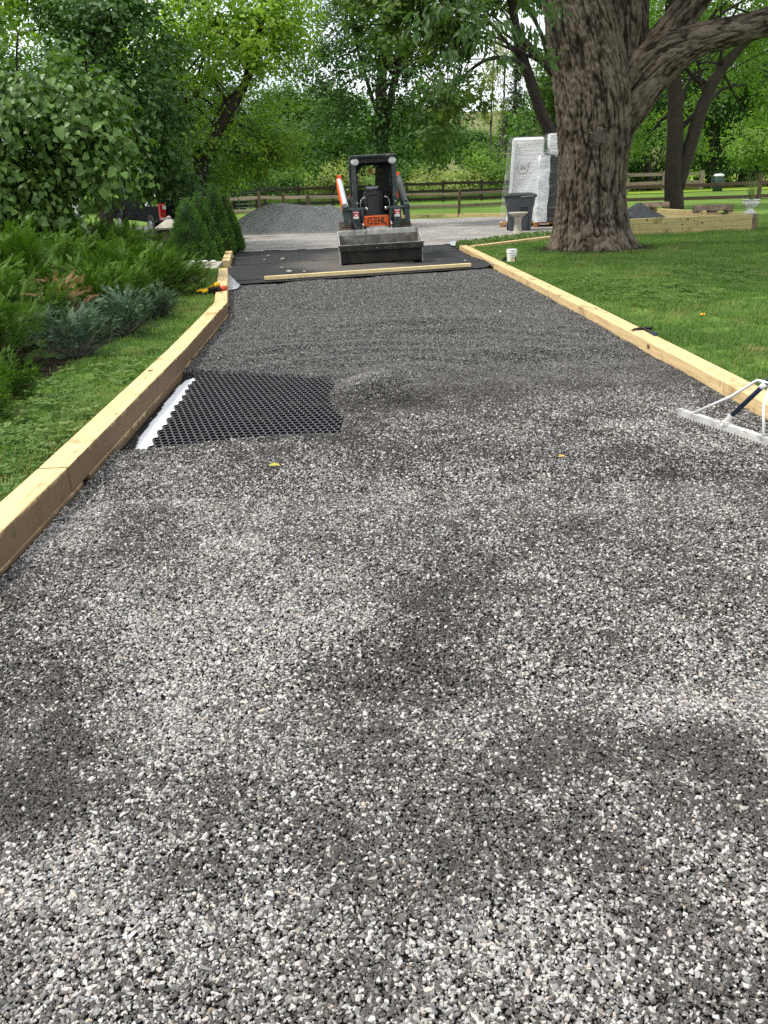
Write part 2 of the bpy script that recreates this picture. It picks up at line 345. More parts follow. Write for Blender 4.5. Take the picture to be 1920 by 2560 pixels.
# ---- gravel drive
PITPX = [(296, 1122), (450, 934), (497, 930), (584, 931), (712, 938), (808, 946), (829, 962), (813, 985), (836, 1031), (849, 1045), (842, 1079), (689, 1084), (529, 1098), (369, 1118)]
PIT = [tuple(G(a, b)[:2]) for a, b in PITPX]
def pitdist(x, y):
    d = np.full(len(x), 9.0); m = len(PIT)
    for i in range(m):
        a = np.array(PIT[i]); b = np.array(PIT[(i + 1) % m]); ab = b - a
        t = np.clip(((x - a[0]) * ab[0] + (y - a[1]) * ab[1]) / (ab @ ab), 0, 1); d = np.minimum(d, np.hypot(x - a[0] - t * ab[0], y - a[1] - t * ab[1]))
    return np.where(inpoly(PIT, x, y), -d, d)
BUMPS = [(880, 985, 0.16, 0.22, 0.07), (925, 965, 0.18, 0.22, 0.09), (970, 940, 0.16, 0.24, 0.06), (1000, 1000, 0.20, 0.22, -0.05), (985, 930, 0.55, 0.30, 0.03), (1060, 802, 0.7, 0.22, 0.045), (1130, 830, 0.5, 0.2, -0.03), (860, 905, 0.5, 0.22, 0.03), (700, 870, 0.6, 0.2, 0.02), (1280, 880, 0.6, 0.25, 0.02)]
BW = [(G(a, b), sx, sy, h) for a, b, sx, sy, h in BUMPS]
def far_edge(x): return 14.22 + 0.303 * x + 0.10 * np.sin(x * 5.1) + 0.05 * np.sin(x * 13.7 + 1)
def gravel_h(x, y):
    h = 0.03 * (n2(x, y, 1.1, 3, 21) - 0.5) + 0.018 * (n2(x, y, 4.0, 2, 22) - 0.5)
    for c_, sx, sy, a in BW: h = h + a * np.exp(-((x - c_[0]) / sx) ** 2 - ((y - c_[1]) / sy) ** 2)
    rc_ = np.hypot(x + 0.1, y - 6.0); h = h + 0.005 * np.sin(rc_ * 17.0 + 3 * n2(x, y, 0.7, 2, 25)) * sstep(0.5, 0.9, rc_) * sstep(4.5, 2.0, rc_) * sstep(5.8, 6.6, y)
    d = pitdist(x, y); h = h * sstep(0.0, 0.12, d) + np.where(d < 0.06, -0.055 * sstep(0.05, -0.02, d), 0)
    return h + np.where(y > far_edge(x) - 0.25, -0.010 * sstep(far_edge(x) - 0.25, far_edge(x) + 0.05, y), 0)
gxs = np.arange(-2.9, 2.75, 0.045); gys = np.arange(-1.5, 15.2, 0.06)
tag(sheet('gravel_bed', gxs, gys, lambda x, y: gravel_h(x, y) - 0.008, M['bed'], lambda x, y: (x > xl(y) - 0.05) & (x < xr(y) + 0.05) & (y < far_edge(x) + 0.1)), kind='structure')

BL = [(1000, 1800, 520, 150, -.42), (40, 1580, 150, 220, -.42), (1350, 1640, 380, 70, -.38), (950, 1230, 210, 170, -.36), (850, 1540, 190, 200, -.28), (1500, 1150, 170, 110, -.28), (250, 1690, 320, 60, -.35), (1620, 2000, 100, 300, -.15), (60, 2150, 160, 60, -.2),
      (450, 1320, 270, 180, .42), (1350, 1500, 320, 90, .45), (700, 1985, 480, 85, .55), (1400, 1950, 280, 95, .5), (180, 1880, 170, 90, .42), (680, 1080, 270, 65, .38), (1480, 950, 150, 35, .40), (300, 1060, 160, 60, .32), (1150, 1090, 120, 45, .26), (1000, 2130, 650, 70, .34), (560, 1740, 160, 60, .22), (350, 1480, 200, 80, .3), (1100, 1400, 130, 60, .25)]
BLW = []
for a, b, rx, ry, am in BL:
    a, b, rx, ry = [t * 1.1573 for t in (a, b, rx, ry)]; c_ = G(a, b); BLW.append((c_[0], c_[1], abs(G(a + rx, b)[0] - c_[0]), abs(G(a, b - ry)[1] - c_[1]), am))
def dryness(x, y):
    wob = 0.9 * (n2(x, y, 1.6, 3, 31) - 0.5); x_ = x + wob; y_ = y + 0.7 * (n2(x, y, 1.6, 3, 37) - 0.5)
    W = np.interp(y, [0, 2, 4, 5.2, 6.5, 9, 14], [0.56, 0.54, 0.52, 0.46, 0.26, 0.20, 0.25]) + 1.0 * (n2(x, y, 2.6, 5, 41) - 0.5) + 0.75 * (n2(x, y * 0.45, 1.5, 3, 47) - 0.5) + 0.6 * (n2(x, y, 9.0, 2, 49) - 0.5) * np.interp(y, [0, 5, 7, 14], [1, 1, 0.35, 0.25])
    for cx, cy_, rx, ry, am in BLW: W = W + 0.70 * am * np.exp(-((x_ - cx) / rx) ** 2 - ((y_ - cy_) / ry) ** 2)
    return np.clip(W, 0, 1)

def scatter(name, P, rot, scl, idx, attrs, protos, m=None):
    """one object: protos[idx] instanced on every point of P"""
    me = bpy.data.meshes.new(name); me.vertices.add(len(P)); me.vertices.foreach_set('co', np.asarray(P, np.float32).ravel())
    a = me.attributes.new('rot', 'FLOAT_VECTOR', 'POINT'); a.data.foreach_set('vector', np.asarray(rot, np.float32).ravel())
    a = me.attributes.new('scl', 'FLOAT_VECTOR', 'POINT'); a.data.foreach_set('vector', np.asarray(scl, np.float32).ravel())
    a = me.attributes.new('idx', 'INT', 'POINT'); a.data.foreach_set('value', np.asarray(idx, np.int32))
    for k, arr in attrs.items():
        a = me.attributes.new(k, 'FLOAT', 'POINT'); a.data.foreach_set('value', np.asarray(arr, np.float32))
    o = bpy.data.objects.new(name, me); COL.objects.link(o)
    pc = bpy.data.collections.new(name + '_kinds')
    for p_ in protos:
        for c_ in list(p_.users_collection): c_.objects.unlink(p_)
        pc.objects.link(p_)
    g = bpy.data.node_groups.new(name + '_nodes', 'GeometryNodeTree')
    g.interface.new_socket('Geometry', in_out='INPUT', socket_type='NodeSocketGeometry'); g.interface.new_socket('Geometry', in_out='OUTPUT', socket_type='NodeSocketGeometry')
    gi = g.nodes.new('NodeGroupInput'); go = g.nodes.new('NodeGroupOutput'); ip = g.nodes.new('GeometryNodeInstanceOnPoints'); ci = g.nodes.new('GeometryNodeCollectionInfo')
    ci.inputs['Collection'].default_value = pc; ci.inputs['Separate Children'].default_value = True; ci.inputs['Reset Children'].default_value = True
    ip.inputs['Pick Instance'].default_value = True
    def na(nm, t): k = g.nodes.new('GeometryNodeInputNamedAttribute'); k.data_type = t; k.inputs['Name'].default_value = nm; return k.outputs['Attribute']
    g.links.new(gi.outputs[0], ip.inputs['Points']); g.links.new(ci.outputs[0], ip.inputs['Instance'])
    g.links.new(na('idx', 'INT'), ip.inputs['Instance Index']); g.links.new(na('rot', 'FLOAT_VECTOR'), ip.inputs['Rotation']); g.links.new(na('scl', 'FLOAT_VECTOR'), ip.inputs['Scale'])
    g.links.new(ip.outputs[0], go.inputs[0])
    md = o.modifiers.new('scatter', 'NODES'); md.node_group = g
    return o

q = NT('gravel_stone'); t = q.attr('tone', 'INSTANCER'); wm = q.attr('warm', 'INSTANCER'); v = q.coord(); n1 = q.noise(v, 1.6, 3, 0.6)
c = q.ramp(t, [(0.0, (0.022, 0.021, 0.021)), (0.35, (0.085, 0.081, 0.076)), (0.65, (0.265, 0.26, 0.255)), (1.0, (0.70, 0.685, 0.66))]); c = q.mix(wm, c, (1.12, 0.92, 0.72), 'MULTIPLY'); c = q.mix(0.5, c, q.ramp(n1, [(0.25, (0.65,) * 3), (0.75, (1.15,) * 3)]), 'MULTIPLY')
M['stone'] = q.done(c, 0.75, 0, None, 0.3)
def stone_proto(k, asp):
    r = np.random.default_rng(100 + k); bm = bmesh.new(); P = r.normal(size=(13, 3)); P /= np.linalg.norm(P, axis=1)[:, None]; P *= np.array(asp) * (0.8 + 0.35 * r.random((13, 1)))
    for p_ in P: bm.verts.new(p_)
    h = bmesh.ops.convex_hull(bm, input=bm.verts); bmesh.ops.delete(bm, geom=list({e for e in h['geom_interior'] + h['geom_unused'] if isinstance(e, bmesh.types.BMVert)}), context='VERTS')
    bmesh.ops.bevel(bm, geom=list(bm.edges), offset=0.09, segments=1, affect='EDGES', clamp_overlap=True)
    me = bpy.data.meshes.new('stone'); bm.to_mesh(me); bm.free(); return link('stone', me, M['stone'])
def scatter_gravel():
    Ps = []
    for y0, y1, dens in ((0.55, 2.2, 43000), (2.2, 4.0, 28000), (4.0, 7.0, 15000), (7.0, 10.5, 8500), (10.5, 15.2, 5500)):
        n = int((y1 - y0) * 5.4 * dens); x = RNG.uniform(-2.75, 2.65, n); y = RNG.uniform(y0, y1, n); Ps.append(np.stack([x, y], 1))
    P = np.concatenate(Ps); x, y = P[:, 0], P[:, 1]
    px, py, dz = proj(np.stack([x, y, 0 * x], 1)); k0 = (dz > 0.1) & (px > -420) & (px < 2340) & (py < 2900); x, y, px, py, dz = x[k0], y[k0], px[k0], py[k0], dz[k0]
    k = (x > xl(y) + 0.004) & (x < xr(y) - 0.004) & (y < far_edge(x) + RNG.normal(0, 0.035, len(x))) & (pitdist(x, y) > RNG.normal(0.0, 0.012, len(x)))
    x, y = x[k], y[k]; n = len(x); sz = np.exp(np.clip(RNG.normal(0, 0.34, n), -0.8, 0.62)) * np.interp(y, [0, 4, 7, 15], [0.0049, 0.0051, 0.0069, 0.0100])
    W = dryness(x, y); u = RNG.random(n); wet = u > 0.03 + 0.68 * W ** 1.5; big = RNG.random(n) < np.where(wet, 0.004, 0.04); sz = np.where(big, sz * 1.4, sz) * np.where(wet, 0.98, 1.12)
    tone = np.where(wet, 0.21 + 0.20 * RNG.random(n) + 0.10 * W + 0.10 * (RNG.random(n) < 0.15), 0.54 + 0.38 * RNG.random(n)) * np.where(W < 0.3, 0.92, 1)
    far = sstep(5.2, 7.5, y); tone = tone * (1 - far) + far * np.clip(RNG.normal(0.43, 0.12, n), 0.08, 0.9)
    hc = G(1000, 1000); tone = tone + 0.16 * np.exp(-(((x + 0.12) - 0.75 * (y - 6.25)) / 0.16) ** 2 - ((y - 6.3) / 0.38) ** 2) * (0.4 + 1.2 * n2(x, y, 5, 2, 44)) - 0.13 * np.exp(-((x - hc[0]) / 0.25) ** 2 - ((y - hc[1]) / 0.25) ** 2); tone = np.clip(tone, 0.05, 1)  # crest lightened, hollow darkened: the mound's light and shade put in stone tone
    warm = np.clip(RNG.normal(0.14, 0.22, n), 0, 1) * (1 - 0.75 * far) * np.where(RNG.random(n) < 0.04, 2.0, 1)
    z = gravel_h(x, y) + RNG.uniform(-0.35, 0.35, n) * sz
    rot = np.stack([RNG.normal(0, 0.30, n), RNG.normal(0, 0.30, n), RNG.uniform(0, 6.283, n)], 1)
    protos = [stone_proto(i, a) for i, a in enumerate([(1, .8, .5), (1, .7, .45), (1, .9, .6), (1, .62, .5), (1, .75, .35), (1, .85, .7), (1.25, .55, .4), (.95, .8, .55)])]
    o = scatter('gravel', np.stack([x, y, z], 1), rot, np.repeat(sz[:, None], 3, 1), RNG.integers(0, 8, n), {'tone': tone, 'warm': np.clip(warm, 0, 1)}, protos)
    tag(o, 'crushed grey limestone gravel spread over the drive', 'gravel', kind='stuff'); print('gravel stones', n)
scatter_gravel()

# ---- honeycomb grid panel, its geotextile border and the black fabric under it
HEXPX = [(369, 1122), (497, 930), (584, 928), (712, 934), (815, 940), (840, 958), (870, 1000), (875, 1085), (689, 1092), (529, 1104)]
HEX = [tuple(G(a, b)[:2]) for a, b in HEXPX]
def honeycomb():
    root = thing('gravel_grid_panel', 'black honeycomb gravel grid panel left uncovered beside the muddy timber', 'gravel grid', (0, 0, 0))
    a = 0.0252; V = []; F = []; R2 = []; FR = []; ang = rad(10) + np.arange(6) * math.pi / 3 - rad(40)
    dx = 0.0465; dy = 0.060; a = dx / math.sqrt(3); SY = dy / (a * 1.5); ca, sa = math.cos(rad(0)), math.sin(rad(0))
    cs = []
    for j in range(-10, 120):
        for i in range(-10, 110): cs.append((-1.75 + (i + 0.5 * (j % 2)) * dx, 4.7 + j * dy))
    cs = np.array(cs); th = rad(-3); cs = (cs - [-1, 6]) @ np.array([[math.cos(th), math.sin(th)], [-math.sin(th), math.cos(th)]]) + [-1, 6]
    cs = cs[inpoly(HEX, cs[:, 0], cs[:, 1])]; vs = np.array([1, SY])
    angs = th + math.pi / 6 + np.arange(6) * math.pi / 3; dirs = np.stack([np.cos(angs), np.sin(angs)], 1); n = 0; zt, zb = -0.004, -0.048
    for c_ in cs:
        o_ = c_ + dirs * vs * a * 0.995; i_ = c_ + dirs * vs * a * 0.885
        for q_, z in ((o_, zt - 0.004), (i_, zt - 0.004), (i_, zb), (o_, zb)): V += [(p_[0], p_[1], z) for p_ in q_]
        R2 += [(p_[0], p_[1], zt) for p_ in o_] + [(p_[0], p_[1], zt) for p_ in i_]
        m2 = len(R2) - 12
        for k in range(6):
            k2 = (k + 1) % 6; F += [(n + 6 + k, n + 6 + k2, n + 12 + k2, n + 12 + k), (n + k, n + 18 + k, n + 18 + k2, n + k2)]
            FR += [(m2 + k, m2 + k2, m2 + 6 + k2, m2 + 6 + k)]
        n += 24
    raw('cell_walls', np.array(V), np.array(F), M['black_plastic'], root); raw('cell_rims', np.array(R2), np.array(FR), M['grid_rim'], root); print('cells', len(cs))
honeycomb()
q = NT('black_fabric'); v = q.coord(); n1 = q.noise(v, 1.3, 5, 0.6); wv = q.noise(q.coord((220, 220, 1)), 1.0, 2)
c = q.ramp(n1, [(0.3, (0.014, 0.014, 0.016)), (0.7, (0.026, 0.026, 0.029))]); nd = q.noise(v, 0.9, 8, 0.72, 0.6); vm = q.coord((0.9, 0.32, 0.0)); 
gm = q.new('ShaderNodeTexGradient', gradient_type='SPHERICAL'); mp = q.new('ShaderNodeMapping'); mp.inputs['Location'].default_value = (0.12, -0.22, 0); mp.inputs['Scale'].default_value = (0.50, 0.26, 0); tc_ = q.new('ShaderNodeTexCoord'); q.l(tc_.outputs['Object'], mp.inputs[0]); q.l(mp.outputs[0], gm.inputs[0])
ad = q.new('ShaderNodeMath', operation='MULTIPLY_ADD'); ad.inputs[1].default_value = 0.9; q.l(gm.outputs[1], ad.inputs[0]); q.l(nd, ad.inputs[2])
c = q.mix(q.ramp(ad.outputs[0], [(0.70, (0, 0, 0)), (1.05, (0.6,) * 3)]), c, (0.17, 0.15, 0.13)); c = q.mix(q.ramp(q.noise(v, 2.2, 8, 0.75), [(0.60, (0, 0, 0)), (0.78, (0.35,) * 3)]), c, (0.13, 0.12, 0.11))
M['fabric'] = q.done(c, 0.72, 0, q.bump(n1, 0.5, 0.05), 0.35)
def flat_piece(name, poly, z, m, label, cat, wob=0.006, step=0.05, fine=None, group=None):
    P = np.array(poly); x0, y0 = P.min(0) - step; x1, y1 = P.max(0) + step; xs = np.arange(x0, x1 + step, step); ys = np.arange(y0, y1 + step, step)
    o = sheet(name, xs, ys, lambda x, y: z + wob * (n2(x, y, 3.1, 3, 51) - 0.5) * 2 + (fine(x, y) if fine else 0), m, lambda x, y: inpoly(poly, x + 0.03 * (n2(x, y, 6, 2, 8) - 0.5), y))
    sd = o.modifiers.new('thickness', 'SOLIDIFY'); sd.thickness = 0.004; sd.offset = -1
    return tag(o, label, cat, group)
flat_piece('landscape_fabric', [G(a, b)[:2] for a, b in [(286, 1128), (452, 930), (505, 925), (860, 940), (890, 1095), (370, 1130)]], -0.052, M['fabric'], 'black landscape fabric lying under the honeycomb grid by the muddy timber', 'landscape fabric', 0.003)
flat_piece('geotextile_strip', [G(a, b)[:2] for a, b in [(326, 1128), (348, 1085), (372, 1055), (400, 1018), (436, 968), (462, 944), (494, 934), (470, 985), (420, 1050), (372, 1128)]], -0.026, M['white_cloth'], 'white geotextile strip showing along the edge of the honeycomb grid', 'geotextile', 0.008, 0.011)
edge = lambda x, y: 0.045 * sstep(xr(y) - 0.18, xr(y) - 0.02, x) * sstep(17.5, 15.5, y)
SH = [((13.1, 14.8), (13.75, 15.9), 'black landscape fabric strip nearest the gravel edge and loose board'), ((13.6, 15.8), (16.75, 18.6), 'middle black landscape fabric sheet under the loader bucket'), ((16.65, 18.5), (20.75, 21.1), 'farthest black landscape fabric sheet beside the pale dusty yard')]
for i, ((a0, a1), (b0, b1), lab) in enumerate(SH):
    poly = [(-3.4, a0), (2.2, a1), (2.2, b1), (-3.4, b0)]
    def fine(x, y, b0=b0, b1=b1, a0=a0, a1=a1):
        yn = b0 + (b1 - b0) * (x + 3.4) / 5.6; yn0 = a0 + (a1 - a0) * (x + 3.4) / 5.6
        return edge(x, y) + 0.014 * sstep(yn0 + 0.16, yn0 + 0.02, y) * (0.4 + n2(x, y, 1.1, 2, 60)) + 0.03 * np.exp(-((y - (16.0 + 0.35 * x)) / 0.10) ** 2) * (np.abs(x + 0.1) < 0.8)
    P2 = [p for p in poly]
    xs = np.arange(-3.45, 2.25, 0.05); ys = np.arange(min(a0, a1) - .1, max(b0, b1) + .1, 0.05)
    o = sheet('landscape_fabric', xs, ys - 16.0 + 0, lambda x, y, f=fine, i=i: 0.008 - 0.0065 * i + 0.004 * (n2(x, y + 16, 2.1, 3, 55) - 0.5) * 2 + f(x, y + 16.0), M['fabric'], lambda x, y, P2=P2: inpoly(P2, x, y + 16.0) & (x > xl(y + 16.0) - 0.02) & (x < xr(y + 16.0) + 0.0))
    o.location = (0, 16.0, 0.004); sd = o.modifiers.new('thickness', 'SOLIDIFY'); sd.thickness = 0.004; sd.offset = -1; tag(o, lab, 'landscape fabric')
tag(sheet('driveway_base', np.arange(-3.6, 2.2, 0.2), np.arange(12.5, 21, 0.25), lambda x, y: -0.022 + 0 * x, M['yard'], lambda x, y: (x > xl(y) - 0.05) & (x < xr(y) + 0.05)), kind='structure')
M['grey_plastic'] = paint('grey_plastic_film', (0.45, 0.47, 0.50), 0.4, var=0.15)
flat_piece('plastic_film_scrap', [G(a, b, .03)[:2] for a, b in [(565, 683), (572, 686), (600, 713), (592, 722), (564, 726)]], 0.032, M['grey_plastic'], 'scrap of grey plastic film beside the gloves at the gravel edge', 'plastic film', 0.012, 0.012)
flat_piece('plastic_film_scrap', [G(a, b, .03)[:2] for a, b in [(1118, 607), (1142, 602), (1140, 615), (1128, 613)]], 0.036, M['grey_plastic'], 'scrap of pale plastic film at the far corner of the right timbers', 'plastic film', 0.012, 0.015)

# ---- timbers
def timber(a, b, wd, h, label, m='timber', name='landscape_timber', group='landscape timbers edging the drive', under=None, bev=0.006):
    a = np.array(a, float); b = np.array(b, float); d = b - a; l = np.linalg.norm(d)
    o = MB().box((0, 0, 0), (l - 0.004, wd, h)).build(name, M[m], bevel=bev); o.location = (a + b) / 2; o.rotation_euler = (0, -math.asin(d[2] / l), math.atan2(d[1], d[0]))
    return tag(o, label, 'timber' if name == 'landscape_timber' else 'board', group)
TW = 0.155
def lpt(y, z): return np.array([xl(y) - TW / 2, y, z])
LT = [(0.6, 4.08, 'thick pale timber at the left edge of the photo, nearest one'), (4.09, 7.35, 'long muddy-sided timber along the honeycomb grid'), (7.36, 10.34, 'muddy-sided timber just before the bend on the left side')]
for y0, y1, lab in LT:
    timber(lpt(y0, 0.095), lpt(y1, 0.095), TW, 0.142, lab, 'timber_muddy')
    a, b = lpt(y0 + 0.3, -0.048), lpt(y1 + 0.2 if y1 < 10 else y1 - 0.02, -0.048); a[0] -= 0.003; b[0] -= 0.003
    timber(a, b, TW, 0.138, lab.replace('timber', 'lower timber under the timber', 1) if False else {4.08: 'buried lower timber under the nearest left timber', 7.35: 'lower timber under the muddy one by the honeycomb grid', 10.34: 'lower timber under the one before the left bend'}[y1], 'timber_muddy')
timber((-1.905, 10.36, 0.075), (-2.63, 14.9, 0.075), TW, 0.14, 'pale timber under the gloves, running up to the concrete slab')
timber((-2.87, 16.62, 0.06), (-3.07, 18.1, 0.06), 0.15, 0.14, 'first pale timber past the slab along the conical spruces', 'timber')
timber((-3.075, 18.11, 0.06), (-3.34, 20.1, 0.06), 0.15, 0.14, 'farther pale timber along the conical spruces, beside the fabric', 'timber')
TR = 0.17
def rpt(y, z=0.022): return np.array([xr(y) + TR / 2, y, z])
RY = [(2.2, 5.72, 'nearest right-hand timber beside the rake'), (5.725, 9.25, 'long right-hand timber carrying the hammer'), (9.255, 12.6, 'right-hand timber just past the hammer one, toward the pail'), (12.605, 14.95, 'right-hand timber that the white pail stands on'), (14.955, 16.2, 'short right-hand timber just beyond the white pail'), (16.205, 17.1, 'short offcut timber beside the fabric, second from the corner'), (17.105, 17.9, 'short offcut timber next to the right far corner'), (17.905, 18.75, 'last short timber at the right far corner of the drive')]
for y0, y1, lab in RY: timber(rpt(y0), rpt(y1), TR, 0.142, lab)
timber((2.10, 18.72, 0.012), (3.25, 19.86, 0.012), 0.14, 0.142, 'timber branching off the right far corner along the ground cover')
timber((3.253, 19.863, 0.012), (4.6, 21.2, 0.012), 0.14, 0.142, 'timber running behind the big trunk along the ground cover')
timber((-0.4, 34.7, 0.05), (2.2, 34.55, 0.05), 0.14, 0.14, 'distant yellow timber along the back of the yard, seen right of the loader', 'timber')
timber((2.205, 34.54, 0.05), (5.0, 33.2, 0.05), 0.14, 0.14, 'distant yellow timber along the back of the yard, running to the pallets', 'timber')
a, b = G(662, 704, 0.0), G(1176, 670, 0.0); a[2] = b[2] = 0.055
timber(a, b, 0.09, 0.055, 'loose pale board lying across the gravel edge before the loader', 'board', 'loose_board', None, bev=0.003)

# ================================================================== OBJECTS
def loader():
    r = thing('track_loader', 'orange and dark grey compact track loader with its bucket down on the black fabric', 'loader', (0.13, 16.05, 0.0), rad(4.0)); r.rotation_euler[1] = rad(-1.1); r.scale[0] = 0.92
    # bucket
    W = 0.845; th = 0.02
    b = MB(); pr = [(0.0, 0.365), (0.045, 0.30), (0.10, 0.05), (0.19, 0.01), (0.42, 0.012), (0.56, 0.10), (0.66, 0.30), (0.70, 0.50), (0.73, 0.575)]
    inner = [(y + 0.016 * (1 if i < 5 else -1), z + (0.03 if 2 <= i <= 5 else 0.0)) for i, (y, z) in enumerate(pr)]
    b.prism(pr + inner[::-1], -W + 0.02, W - 0.02); bk = b.build('bucket', M['bucket_dark'], r)
    il = [(y, z + 0.003) for y, z in inner[2:]]; il2 = [(y, z + 0.004) for y, z in il]
    b = MB(); b.prism(il + [(y - 0.004, z + 0.004) for y, z in il][::-1], -W + 0.025, W - 0.025); b.build('inner_wall', M['bucket_inner'], bk)
    for s in (-1, 1): MB().prism([(0.03, 0.36), (0.10, 0.02), (0.2, -0.0), (0.44, 0.0), (0.6, 0.1), (0.75, 0.58), (0.70, 0.60)], min(s * W, s * (W - 0.02)), max(s * W, s * (W - 0.02))).build('side_plate', M['worn_steel'], bk)
    b = MB().bar((-W - 0.02, 0.0, 0.365), (W + 0.02, 0.0, 0.365), 0.025, 0.022).box((0, -0.012, 0.315), (2 * W + 0.01, 0.022, 0.085)); ce = b.build('cutting_edge', M['bucket_dark'], bk, bevel=0.003)
    MB().bar((-W - 0.018, 0.002, 0.380), (W + 0.018, 0.002, 0.380), 0.026, 0.008).build('worn_lip', M['worn_steel'], bk)
    b = MB().box((0, 0.705, 0.535), (2 * W - 0.05, 0.05, 0.105)).box((0, 0.74, 0.594), (2 * W - 0.06, 0.11, 0.012)); b.build('top_rail', M['worn_steel'], bk, bevel=0.006)
    for k in range(8): MB().ball((-0.65 + k * 0.185, -0.026, 0.31), (0.014, 0.006, 0.014), 8, 4).build('bolt', M['bucket_inner'], bk)
    # quick coupler
    b = MB().box((0, 0.79, 0.585), (0.46, 0.05, 0.05)).box((0, 0.80, 0.622), (0.34, 0.03, 0.05)).box((-0.2, 0.78, 0.595), (0.07, 0.08, 0.07)).box((0.2, 0.78, 0.595), (0.07, 0.08, 0.07)); b.build('coupler', M['worn_steel'], r, bevel=0.006)
    # tracks
    for s in (-1, 1):
        tk = MB(); loop = [(1.15, 0.02), (2.35, 0.02), (2.55, 0.10), (2.62, 0.30), (2.5, 0.58), (2.2, 0.67), (1.35, 0.67), (1.02, 0.62), (0.88, 0.42), (0.95, 0.12)]
        tk.prism(loop, s * 0.60 - 0.15, s * 0.60 + 0.15); P = np.array(loop + [loop[0]]); 
        for i in range(len(loop)):
            a, c_ = P[i], P[i + 1]; l = np.linalg.norm(c_ - a); nn = max(1, int(l / 0.1)); nr = np.array([c_[1] - a[1], -(c_[0] - a[0])]) / l
            for k in range(nn):
                m_ = a + (c_ - a) * (k + 0.5) / nn + nr * 0.012; ang = math.atan2(c_[1] - a[1], c_[0] - a[0])
                tk.box((s * 0.60, m_[0], m_[1]), (0.29, 0.05, 0.035), np.array(Matrix.Rotation(ang, 3, 'X')))
        t_ = tk.build('rubber_track', M['track_mud'], r)
    # chassis
    b = MB().box((0, 1.75, 0.43), (0.86, 1.7, 0.42)).box((0, 2.55, 0.85), (0.98, 0.75, 0.55)); b.build('chassis', M['slate'], r, bevel=0.02)
    MB().box((0, 2.6, 1.16), (0.9, 0.7, 0.08)).build('engine_hood', M['orange'], r, bevel=0.02)
    # front panel with lettering
    pn = MB().box((0.0, 0.905, 0.735), (0.54, 0.03, 0.20)).build('front_panel', M['orange'], r, bevel=0.015)
    tx = MB(); y = 0.886; h = 0.052
    def seg(x0, z0, x1, z1, w_=0.019):
        x0 = x0 * 0.9 + 0.003; x1 = x1 * 0.9 + 0.003; tx.bar((x0, y, z0), (x1, y, z1), 0.008, w_, up=(0, 0, 1)) if abs(x1 - x0) > 1e-4 else tx.box((x0, y, (z0 + z1) / 2), (w_, 0.008, abs(z1 - z0)))
    cz = 0.742
    seg(-0.185, cz + h, -0.105, cz + h); seg(-0.20, cz - h * 0.7, -0.20, cz + h * 0.7); seg(-0.19, cz - h, -0.105, cz - h); seg(-0.108, cz - h + .009, -0.108, cz + 0.004); seg(-0.145, cz, -0.1, cz, 0.014)
    for dz in (-h, 0, h): seg(-0.072, cz + dz, 0.012, cz + dz, 0.018)
    seg(0.045, cz - h - .008, 0.045, cz + h + .008); seg(0.120, cz - h - .008, 0.120, cz + h + .008); seg(0.053, cz, 0.112, cz)
    seg(0.156, cz - h - .008, 0.156, cz + h + .008); seg(0.164, cz - h, 0.225, cz - h)
    tx.build('lettering', M['ink'], pn)
    # lift arm fronts, pins, cylinders
    for s in (-1, 1):
        x = s * 0.43
        lp = MB().prism([(x - 0.085, 0.965), (x + 0.085, 0.965), (x + 0.085, 0.66) if s < 0 else (x + 0.085, 0.74), (x + 0.085, 0.55) if s < 0 else (x + 0.0, 0.55), (x - 0.0, 0.55) if s < 0 else (x - 0.085, 0.55), (x - 0.085, 0.74) if s < 0 else (x - 0.085, 0.66)], 0.76, 0.84, axis='y').build('arm_foot', M['slate'], r, bevel=0.01)
        d = MB().box((x, 0.755, 0.865), (0.115, 0.006, 0.135)).build('warning_decal', M['red_paint'], lp)
        MB().box((x, 0.751, 0.917), (0.108, 0.004, 0.014)).box((x + 0.004, 0.751, 0.868), (0.055, 0.004, 0.03)).box((x - 0.004, 0.751, 0.822), (0.108, 0.004, 0.042)).build('decal_print', M['white_paint'], d)
        MB().tube([(s * 0.70, 0.80, 0.965), (s * 0.21, 0.80, 0.965)], 0.032, 14).build('cross_pin', M['slate'], r, smooth=False)
        MB().ball((s * 0.20, 0.80, 0.965), 0.036, 10, 6).build('pin_cap', M['chrome'], r, smooth=True)
        cy_ = MB().tube([(s * 0.30, 0.80, 0.95), (s * 0.30, 0.79, 0.76)], 0.040, 14).build('tilt_cylinder', M['slate'], r, smooth=False)
        MB().tube([(s * 0.30, 0.79, 0.77), (s * 0.295, 0.78, 0.58)], 0.024, 12).build('cylinder_rod', M['chrome'], cy_, smooth=True)
        ar = MB().bar((s * 0.655, 1.0, 0.96), (s * 0.69, 2.62, 1.44), 0.09, 0.19); a_ = ar.build('lift_arm', M['slate'] if s > 0 else M['orange'], r, bevel=0.012)
        MB().bar((s * 0.64, 0.98, 1.065), (s * 0.675, 2.5, 1.515), 0.075, 0.03).bar((s * 0.592, 0.97, 0.95), (s * 0.627, 2.5, 1.40), 0.03, 0.20).build('arm_top_plate', M['arm_grey'] if s < 0 else M['slate'], a_, bevel=0.003)
        MB().bar((s * 0.63, 0.78, 0.92), (s * 0.65, 1.06, 0.97), 0.11, 0.20).box((s * 0.64, 0.80, 0.80), (0.10, 0.10, 0.22)).build('arm_knuckle', M['slate'], a_, bevel=0.01)
        MB().prism([(2.5, 1.10), (2.78, 1.10), (2.8, 1.56), (2.6, 1.60)], s * 0.66 - 0.05, s * 0.66 + 0.05).build('arm_tower', M['orange'], r, bevel=0.012)
        MB().prism([(0.93, 0.62), (1.02, 0.62), (1.02, 0.74), (0.93, 0.74)], s * 0.34 - 0.02, s * 0.34 + 0.02).build('side_reflector', M['orange'], r)
